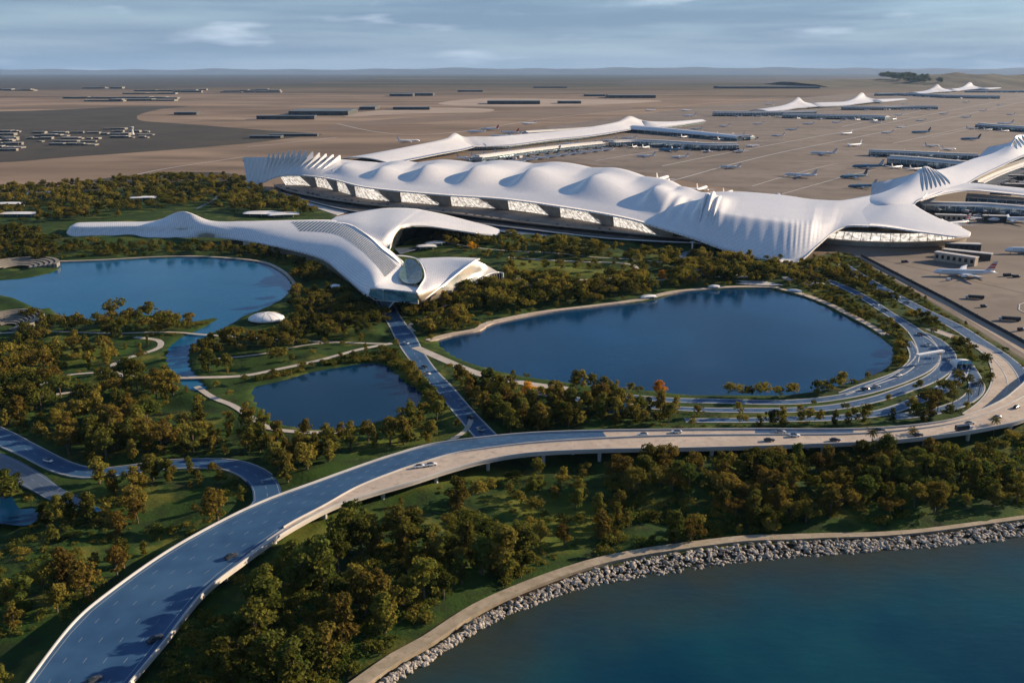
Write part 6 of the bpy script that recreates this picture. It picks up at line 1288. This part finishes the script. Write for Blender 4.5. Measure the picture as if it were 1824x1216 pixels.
# service vehicles with long shadows on the near apron
def service(px_, py_, rz, L_, w, h, label, mt='dark', cab=True, k=0):
    r_ = empty('service_truck', P(px_, py_, 1.12), rz, label, 'truck', 'service vehicles on the near apron')
    mb = MB(); mb.box(-L_ / 2, -w / 2, 0.7, L_ / 2 - 2.2, w / 2, h); mb.build('cargo_box', M[mt], r_); mb = MB(); mb.box(L_ / 2 - 2.0, -w / 2 + .1, 0.7, L_ / 2, w / 2 - .1, h * .75); mb.build('cab', M['tail_grey'], r_)
    for x in (-L_ / 2 + 1.5, L_ / 2 - 1.2):
        mb = MB(); mb.tube((x, -w / 2 - .05, .5), (x, w / 2 + .05, .5), .5, .5, 10); mb.build('wheel', M['dark'], r_)
for q in [(1736,532,2.9,16,3,3.6,'long dark truck nearest the airliner on the near apron'),(1798,571,2.9,17,3,3.8,'dark long truck near the painted circle on the apron'),(1752,547,0.2,6,2.4,2.6,'small tug between the two long dark trucks'),(1818,589,0.3,6,2.4,3.0,'small tug at the right edge of the apron'),(1795,492,0.2,10,3,3.2,'dark service truck behind the white airliner tail'),(1810,494,0.1,8,3,2.8,'second dark service truck behind the white airliner tail'),(1612,468,0.3,9,2.6,3.0,'pale service truck before the glass hall')]: service(*q)
sv = service(1700, 470, 0.1, 7, 2.4, 2.6, 'dark baggage truck near the bronze gate block') if False else None
gv = empty('ground_vehicle', P(1690, 500, 1.12), 0.4, 'small ground vehicle by the airliner on the near apron', 'truck', 'ground vehicles around the piers')
mb = MB(); mb.box(-3.5, -1.2, .6, 1.6, 1.2, 2.9); mb.build('cargo_box', M['tail_grey'], gv); mb = MB(); mb.box(1.8, -1.15, .6, 3.5, 1.15, 2.2); mb.build('cab', M['dark'], gv); gvt = tree_of(gv)
for (p_, nn_, d_), side, step, w, lab in DOCK:
    for k in range(9):
        s_ = rd.uniform(5, d_[-1] - 5); q = np.array([np.interp(s_, d_, p_[:, 0]), np.interp(s_, d_, p_[:, 1])]); i = min(len(p_) - 1, int(np.searchsorted(d_, s_))); dr = nn_[i] * side
        z_ = rd.uniform(1, 2.6) if d_[-1] > 500 else 1; copy_tree(gv, (*(q + dr * rd.uniform(w + 6, w + 40)), 1.12), rd.uniform(0, 6), (z_ * 1.3, z_, z_), ' '.join(('ground vehicle by the ' + lab).split()[:16]), None, None, gvt)
# ---------------------------------------------------------------- cars, lorries, gantry, tunnel mouth
M['car_white'] = noisy('car_white', (0.75, 0.75, 0.76), (0.70, 0.70, 0.71), 0.5, 0.25, coord='obj'); M['car_dark'] = noisy('car_dark', (0.03, 0.035, 0.05), (0.05, 0.055, 0.07), 0.5, 0.2, coord='obj'); M['car_silver'] = noisy('car_silver', (0.35, 0.37, 0.40), (0.42, 0.44, 0.46), 0.5, 0.25, coord='obj')
def car(loc_, rz, mt, label, kind='car'):
    r_ = empty(kind, loc_, rz, label, 'car' if kind == 'car' else kind, 'cars on the roads')
    if kind == 'car':
        S = [(-2.3, .75, .55, .95), (-2.1, .85, .45, 1.05), (-.9, .9, .4, 1.1), (1.0, .9, .4, 1.05), (2.0, .85, .45, .9), (2.35, .7, .55, .8)]
        mb = MB(); mb.rings([[(x, -w, z0), (x, w, z0), (x, w, z1 - .12), (x, w - .12, z1), (x, -w + .12, z1), (x, -w, z1 - .12)] for x, w, z0, z1 in S]); mb.build('body', M[mt], r_)
        mb = MB(); mb.rings([[(-1.9, -.75, 1.0), (-1.9, .75, 1.0), (-1.75, .7, 1.04), (-1.75, -.7, 1.04)], [(-1.2, -.7, 1.0), (-1.2, .7, 1.0), (-1.1, .62, 1.5), (-1.1, -.62, 1.5)], [(.3, -.7, 1.0), (.3, .7, 1.0), (.2, .62, 1.5), (.2, -.62, 1.5)], [(1.2, -.75, 1.0), (1.2, .75, 1.0), (1.1, .7, 1.03), (1.1, -.7, 1.03)]]); mb.build('windows', M['glass_dark'], r_)
        for x in (-1.4, 1.4):
            for sg in (-1, 1): mb = MB(); mb.tube((x, sg * .72, .34), (x, sg * .94, .34), .34, .34, 10); mb.build('wheel', M['dark'], r_)
    else:
        mb = MB(); mb.box(-5, -1.25, 0.9, 3.4, 1.25, 3.7); mb.build('cargo_box', M[mt], r_); mb = MB(); mb.box(3.55, -1.2, .6, 5.6, 1.2, 2.9); mb.build('cab', M['car_white'], r_)
        for x in (-3.6, -2.2, 4.4): mb = MB(); mb.tube((x, -1.3, .5), (x, 1.3, .5), .5, .5, 10); mb.build('wheel', M['dark'], r_)
    if kind == 'car': r_.scale = (1.35, 1.25, 1.25)
    return r_
CARS = [(1390,770.5,'car','car_silver',0,'silver car on the motorway right of the blue asphalt patch'),(1370,785,'car','car_dark',0,'dark car on the near carriageway'),(1205,770.5,'car','car_white',3.1,'pale car on the beige part of the far carriageway'),(1145,775,'car','car_white',3.1,'white car at the end of the blue asphalt'),(1415,777,'car','car_white',0,'white car with long shadow below the blue asphalt patch'),(1487,785,'car','car_dark',0,'dark car under the tall palm on the motorway'),(1566,767,'car','car_dark',0.05,'dark car just right of the tall palm'),(1635,776,'car','car_dark',0.1,'dark car between the two short palms'),(1715,767,'lorry','car_dark',0.25,'dark lorry near the bridge outer edge on the bend'),(1727,755,'car','car_silver',0.25,'silver car on the bend of the motorway'),(1776,744,'car','car_dark',0.5,'brown-shadowed car entering the bend'),(1810,726,'car','car_dark',0.7,'dark car highest on the bend'),(412,992,'car','car_dark',0.85,'black car on the wide lower motorway'),(166,1214,'car','car_dark',1.0,'black car at the bottom of the motorway'),(276,1140,'car','car_dark',0.9,'black car by the near parapet of the lower motorway'),(768,829,'car','car_white',0.35,'white car leading on the beige slip lane'),(748,832,'car','car_white',0.35,'white car following another on the beige slip lane')]
for px_, py_, kd_, mt, rz, lab in CARS: car(P(px_, py_, ZB + 0.06), rz, mt, lab, kd_)
GC = [(756,654,2.2,'car_dark','dark car on the straight road above the pond corner'),(838,744,2.2,'car_dark','dark car halfway down the straight road'),(762,666,-0.9,'car_white','white car on the straight road above the pond corner'),(724,612,2.2,'car_white','white car at the road fork below the shell building'),(855,766,2.2,'car_silver','silver car low on the straight road'),(1600,670,0.5,'car_white','white car on the inner curved road'),(1560,690,0.3,'car_silver','silver car on the inner curved road'),(1540,694,0.2,'car_dark','dark car on the inner curved road'),(1640,596,2.0,'car_dark','dark car above the gantry'),(1652,615,1.9,'car_white','white car just above the gantry'),(1688,640,1.5,'car_silver','silver car right of the gantry'),(1575,553,2.3,'car_dark','dark car on the upper curved road'),(1560,544,2.3,'car_white','white car on the upper curved road'),(1708,668,1.2,'car_white','white car outside the glass tunnel mouth'),(1736,684,1.4,'car_dark','dark car right of the tunnel mouth'),(86,822,-0.4,'car_white','white car on the slip road at the left edge'),(468,866,-1.4,'car_white','white car on the tight bend of the slip road'),(1598,530,2.3,'car_white','white car on the outer road beside the apron'),(1615,540,2.3,'car_dark','dark car on the outer road beside the apron')]
for px_, py_, rz, mt, lab in GC: car(P(px_, py_, 1.45 if px_ > 500 else 1.5), rz, mt, lab)
# queue of coaches and cars on the terminal forecourt
cq = car(P(520, 338, 8.0), -0.6, 'car_dark', 'dark vehicle in the row on the departures deck', 'car'); cq['group'] = 'row of vehicles on the terminal deck'; cqt = tree_of(cq)
dl = resample(cr_spline([P(*q) for q in [(505,336,7.4),(580,351,8.0),(650,361,8.0),(720,368.5,8.0),(785,375.5,8.0),(863,385.5,8.0),(987,399.5,8.0),(1107,411,8.0)]], n=8), 46)
for k in range(46):
    if rr.random() < 0.75:
        p_ = dl[k]; copy_tree(cq, (p_[0], p_[1] + rr.uniform(-1, 5), 7.86), -0.62, (2.0 if k < 10 else 1.0, 1.3 if k < 10 else 1, 2.0 if k < 10 else 1), 'dark vehicle standing on the terminal deck', None, None, cqt)
gn = empty('road_gantry', P(1656, 633, 1), 0, 'long white sign gantry spanning the curved roads by the lake', 'gantry')
a, b_ = np.array(P(1634,634,9.0)), np.array(P(1680,626,9.0)); inv_ = Matrix.Translation(-Vector(gn.location))
mb = MB(); d_ = (b_ - a) / np.linalg.norm(b_ - a); w_ = np.array([-d_[1], d_[0], 0]) * 1.6; mb.rings([[tuple(p_ - w_), tuple(p_ + w_), tuple(p_ + w_ + [0, 0, 1.3]), tuple(p_ - w_ + [0, 0, 1.3])] for p_ in (a, b_)]); o = mb.build('beam', M['white'], gn); o.matrix_parent_inverse = inv_
for t_ in (0.03, 0.6, 0.97):
    p_ = a + (b_ - a) * t_; mb = MB(); mb.tube((p_[0], p_[1], 0.8), (p_[0], p_[1], 9.1), 0.45, 0.4, 8); o = mb.build('post', M['white'], gn); o.matrix_parent_inverse = inv_
tm_ = empty('tunnel_mouth', P(1716, 655, 1), 0, 'small glazed white tunnel mouth over the road by the loop', 'tunnel')
mb = MB(); rings = []
for k in range(9):
    t_ = k / 8; rings.append([(x * (9.5 - 1.5 * t_ * t_), -2 + 20 * t_, 0.2 + (8.2 - 4.5 * t_ * t_) * z) for x, z in ((-1, 0), (-1, .55), (-.85, .85), (-.5, 1.0), (0, 1.04), (.5, 1.0), (.85, .85), (1, .55), (1, 0))])
mb.rings(rings, closed=False); mb.build('canopy', M['white'], tm_, smooth=True)
mb = MB(); mb.add([(-9.2, -1.6, 4.6), (9.2, -1.6, 4.6), (8, -1.6, 7.2), (4.8, -1.6, 8.1), (-4.8, -1.6, 8.1), (-8, -1.6, 7.2)], [(0, 1, 2, 3, 4, 5)]); mb.build('glass_screen', M['glass_blue'], tm_)
for x in (-9.2, -3, 3, 9.2): mb = MB(); mb.tube((x, -1.8, 0), (x, -1.8, 7.6 if abs(x) < 5 else 5), .3, .3, 6); mb.build('frame', M['white'], tm_)
tm_.scale = (0.62, 0.62, 0.72)
# ---------------------------------------------------------------- pavilions and smaller park things
def dome(px_, py_, rx, ry, h, label, name='dome_pavilion'):
    r_ = empty(name, P(px_, py_, 1), 0, label, 'pavilion'); mb = MB()
    mb.rings([[(rx * c_ * math.cos(a), ry * c_ * math.sin(a), 1.6 + h * s_) for a in [k * math.pi / 16 for k in range(32)]] for c_, s_ in [(math.cos(t), math.sin(t)) for t in np.linspace(0, 1.5, 9)]]); mb.build('dome_shell', M['white'], r_, smooth=True)
    mb = MB(); mb.rings([[(rx * .93 * math.cos(a), ry * .93 * math.sin(a), z) for a in [k * math.pi / 16 for k in range(32)]] for z in (0, 1.7)], caps=False); mb.build('glass_wall', M['glass_dark'], r_)
    for k in range(12):
        a = k * math.pi / 6; mb = MB(); rings = []
        for t in np.linspace(0, 1.45, 8):
            p_ = Vector((rx * 1.004 * math.cos(t) * math.cos(a), ry * 1.004 * math.cos(t) * math.sin(a), 1.62 + h * 1.01 * math.sin(t))); rings.append([tuple(p_ + Vector((-.18 * math.sin(a), .18 * math.cos(a), .06))), tuple(p_ - Vector((-.18 * math.sin(a), .18 * math.cos(a), -.06))), tuple(p_ - Vector((0, 0, .2)))])
        mb.rings(rings); mb.build('rib', M['pale_concrete'], r_)
dome(475, 571, 16, 13, 5.5, 'white shallow dome pavilion on the spit beside the left lake')
def canopy(px_, py_, L_, w, h, rz, label, mat='white', sag=1.2):
    r_ = empty('canopy_pavilion', P(px_, py_, 1), rz, label, 'pavilion'); G_ = np.zeros((13, 9, 3))
    for i in range(13):
        for j in range(9):
            u, v = i / 6 - 1, j / 4 - 1; k_ = math.sqrt(max(0, 1 - 0.75 * u * u)); G_[i, j] = (u * L_ / 2, v * w / 2 * k_, h + sag * (1 - v * v) - sag * u * u * .8)
    o = shell('canopy_roof', G_, M[mat], r_, 0.5)
    for x in (-.6, 0, .6):
        for y in (-.3, .3): mb = MB(); mb.tube((x * L_ / 2, y * w, 0), (x * L_ / 2, y * w, h), .3, .3, 6); mb.build('column', M['white'], r_)
    mb = MB(); mb.box(-L_ * .3, -w * .22, 0, L_ * .3, w * .22, h * .8); mb.build('glass_room', M['glass'], r_)
for q in [(255,357,44,26,6,0.2,'white winged pavilion among the far park trees'),(470,384,60,34,5,-0.1,'larger flat white pavilion by the terminal west end'),(505,386,46,28,5,0.3,'smaller flat white pavilion beside the larger one'),(775,437,26,14,4,0.4,'small white kiosk behind the shell building'),(760,442,26,14,3.4,0.1,'low blue-white kiosk nearer the shell building'),(1155,531,17,7,2.2,0.3,'low white boathouse on the lake promenade'),(1272,513,12,6,2.2,0.0,'small jetty shelter at the top of the large lake'),(35,385,70,22,5,0.0,'long flat white roof at the far left edge of the park'),(20,368,60,20,6,0.0,'long white roof behind the trees at the left edge'),(597,517,10,8,5,0.3,'tiny white kiosk among trees beside the left lake'),(1415,520,14,5,1.8,-0.4,'white steps shelter at the upper right of the large lake'),(205,418.6,18,10,5,0.1,'pale kiosk behind the left lake promenade')]: canopy(*q)
# stepped seating at the left edge, two clusters
def terraces(px_, py_, rx, ry, n_, a0, a1, label, h0=0.8):
    r_ = empty('stepped_seating', P(px_, py_, 1), 0, label, 'seating')
    for k in range(n_):
        f = 1 - 0.72 * k / n_; mb = MB(); rings = []
        for t in np.linspace(a0, a1, 28):
            c_, s_ = math.cos(t), math.sin(t); ro, ri = f, f - 0.55 / n_; z = h0 * (n_ - k) * 0.9 if a0 < 0.5 else h0 * (k + 1)
            rings.append([(rx * ri * c_, ry * ri * s_, 0), (rx * ro * c_, ry * ro * s_, 0), (rx * ro * c_, ry * ro * s_, z), (rx * ri * c_, ry * ri * s_, z)])
        mb.rings(rings); mb.build('step', M['step_stone'], r_)
terraces(28, 478, 44, 46, 6, 0.1, 3.1, 'curved stone seating steps on the headland in the left lake')
terraces(6, 584, 30, 40, 8, -0.5, 2.4, 'stone terrace steps by the water at the left edge', 0.9)
# ponds and bright blue shapes at lower left, in the shade
patch('small blue pool in the shaded ground at the left edge', [(-40,870),(0,872),(22,885),(35,905),(60,905),(70,918),(60,930),(40,936),(0,932),(-40,934)], 'lake_e', 3.2, 'pool')
patch('small blue pool between slip road and motorway trees', [(140,902),(165,900),(180,908),(160,914),(140,910)], 'lake_w', 3.2, 'pool')
patch('small pool among the trees of the east park', [(1062,720),(1090,716),(1120,722),(1110,734),(1075,734)], 'lake_e', 2.6, 'pool')
patch('small pool by the motorway foot', [(320,1180),(350,1172),(378,1178),(376,1192),(350,1206),(320,1200)], 'lake_w', 3.0, 'pool')
for k, q in enumerate([[(1225,476),(1280,484),(1320,488),(1330,494),(1280,494),(1230,484)],[(1395,492),(1440,498),(1470,506),(1430,508),(1400,500)],[(20,346),(60,342),(120,342),(100,350),(60,354),(20,352)],[(1300,500),(1345,500),(1400,504),(1395,508),(1320,506)]]):
    patch('pale paved court among the trees', q, 'pale_concrete' if k != 2 else 'lake_w', 2.4, 'court')
# ---------------------------------------------------------------- palms
def palm_parts(seed, h):
    r = random.Random(seed); mb = MB(); pts = [Vector((0.5 * math.sin(z * .25), 0.3 * math.cos(z * .2) - .3, z)) for z in np.linspace(-.5, h, 7)]
    for a, b_ in zip(pts[:-1], pts[1:]): mb.tube(a, b_, 0.28 * (1 - a.z / h * .35), 0.28 * (1 - b_.z / h * .35), 8, False)
    t_ = pts[-1]; V, Fc = [], []
    for k in range(24):
        a = k * 2.4; el = 1.0 - 1.5 * (k / 24); L_ = 3.6 + r.random(); prev = t_.copy(); d_ = Vector((math.cos(a) * math.cos(el), math.sin(a) * math.cos(el), math.sin(el)))
        for s_ in range(9):
            nx = prev + d_ * (L_ / 9); sd_ = Vector((-math.sin(a), math.cos(a), 0)); wl = 0.9 * math.sin(math.pi * (s_ + .8) / 10)
            for sg in (-1, 1):
                tip = prev + sd_ * sg * wl + d_ * .5 - Vector((0, 0, .35 * wl)); b0 = len(V); V += [tuple(prev), tuple(nx), tuple(tip)]; Fc.append((b0, b0 + 1, b0 + 2))
            prev = nx; d_ = (d_ - Vector((0, 0, .17))).normalized()
    return mb, V, Fc
for k, (px_, py_, h, lab) in enumerate([(1548,812,14,'tallest palm leaning over the near motorway edge'),(1622,792,9,'palm right of the tallest one at the motorway edge'),(1578,802,8,'short palm between two others at the motorway edge'),(1770,775,11,'palm on the bend below the motorway'),(1670,732,12,'palm inside the loop nearest the motorway'),(1722,725,12,'palm beside the tunnel road'),(1694,728,10,'palm left of the tunnel road palm'),(1742,705,11,'palm right of the tunnel mouth'),(1660,735,10,'leftmost palm inside the loop')]):
    x, y, z = P(px_, py_, 1); root = empty('palm_tree', (x, y, float(height_at(x, y)) - .1), k, lab, 'palm', 'palms by the motorway'); mb, V, Fc = palm_parts(k, h); mb.build('trunk', M['bark'], root); mesh('crown', V, Fc, M['leaf_palm'], root)
# ---------------------------------------------------------------- hills and air
M['hill'] = noisy('hill', (0.10, 0.09, 0.075), (0.13, 0.115, 0.09), 0.0005, 0.95)
M['scrub_hill'] = noisy('scrub_hill', (0.060, 0.058, 0.030), (0.11, 0.095, 0.055), 0.002, 0.95)
def ridge(name, label, Y0, px0, px1, hfun, depth, mat, n_=160):
    V, x0, x1 = [], (px0 - 912) / F * Y0 * 1.05, (px1 - 912) / F * Y0 * 1.05; rows = 7
    for j in range(rows):
        t_ = j / (rows - 1)
        for i in range(n_):
            x = x0 + (x1 - x0) * i / (n_ - 1); V.append((x, Y0 + depth * t_, 0.5 + hfun(i / (n_ - 1)) * math.sin(math.pi * t_) * (0.85 + 0.3 * math.sin(i * .7 + j * 2.1) * .5)))
    o = mesh(name, V, grid_faces(n_, rows), M[mat], smooth=True); tag(o, label, 'hills', kind='structure')
def hf(seed, base, amp, taper=True):
    r = np.random.RandomState(seed); k = r.rand(24)
    def f(t_):
        v = 0
        for o_, a_ in ((6, 1), (13, .5), (23, .25)): x = t_ * o_; i = int(x); fr = x - i; fr = fr * fr * (3 - 2 * fr); v += a_ * (k[(i + o_) % 24] * (1 - fr) + k[(i + 1 + o_) % 24] * fr)
        return base + amp * v / 1.75
    return f
ridge('hills', 'long faint blue hills all along the horizon', 80000, -300, 2100, hf(4, 380, 330), 6000, 'hill')
ridge('hills', 'low scrub ridge at the right under the blue hills', 13000, 1430, 2050, lambda t_: 60 + 185 * min(1, t_ * 1.6) * (0.8 + 0.2 * math.sin(t_ * 17)), 3500, 'scrub_hill', 80)
Vs, off = {}, {}
rt = np.random.RandomState(77)
for k in range(70):
    x = (rt.uniform(1585, 1640) - 912) / F * 13600; V, Q, cl = FAR[('round', k % 4)]; s_ = 6 + 5 * rt.rand(); dy_ = rt.uniform(500, 1700); stuff_add('leaf_green', V * [s_ * 1.6, s_ * 1.3, s_] + [x, 13000 + dy_, 140 * math.sin(math.pi * dy_ / 3500) - 25], Q)
me = fast_mesh('distant_wood', np.vstack(Vs['leaf_green']), np.vstack(off['leaf_green'][1]), M['leaf_green'], smooth=False); o = bpy.data.objects.new('distant_wood', me); C.objects.link(o); tag(o, 'dark clump of wood on the far ridge', 'trees', kind='stuff')
# haze: one closed volume round everything
hzm = bpy.data.materials.new('haze_air'); hzm.use_nodes = True; nt = hzm.node_tree; nt.nodes.clear(); out = nt.nodes.new('ShaderNodeOutputMaterial'); vol = nt.nodes.new('ShaderNodeVolumePrincipled')
vol.inputs['Color'].default_value = (0.38, 0.62, 1.0, 1); vol.inputs['Density'].default_value = 0.000009; vol.inputs['Anisotropy'].default_value = 0.0; nt.links.new(vol.outputs[0], out.inputs['Volume'])
mb = MB(); mb.box(-61000, -4500, -6, 61000, 91000, 1300); o = mb.build('haze', hzm); tag(o, 'thin blue air haze over the whole plain', 'haze', kind='stuff')
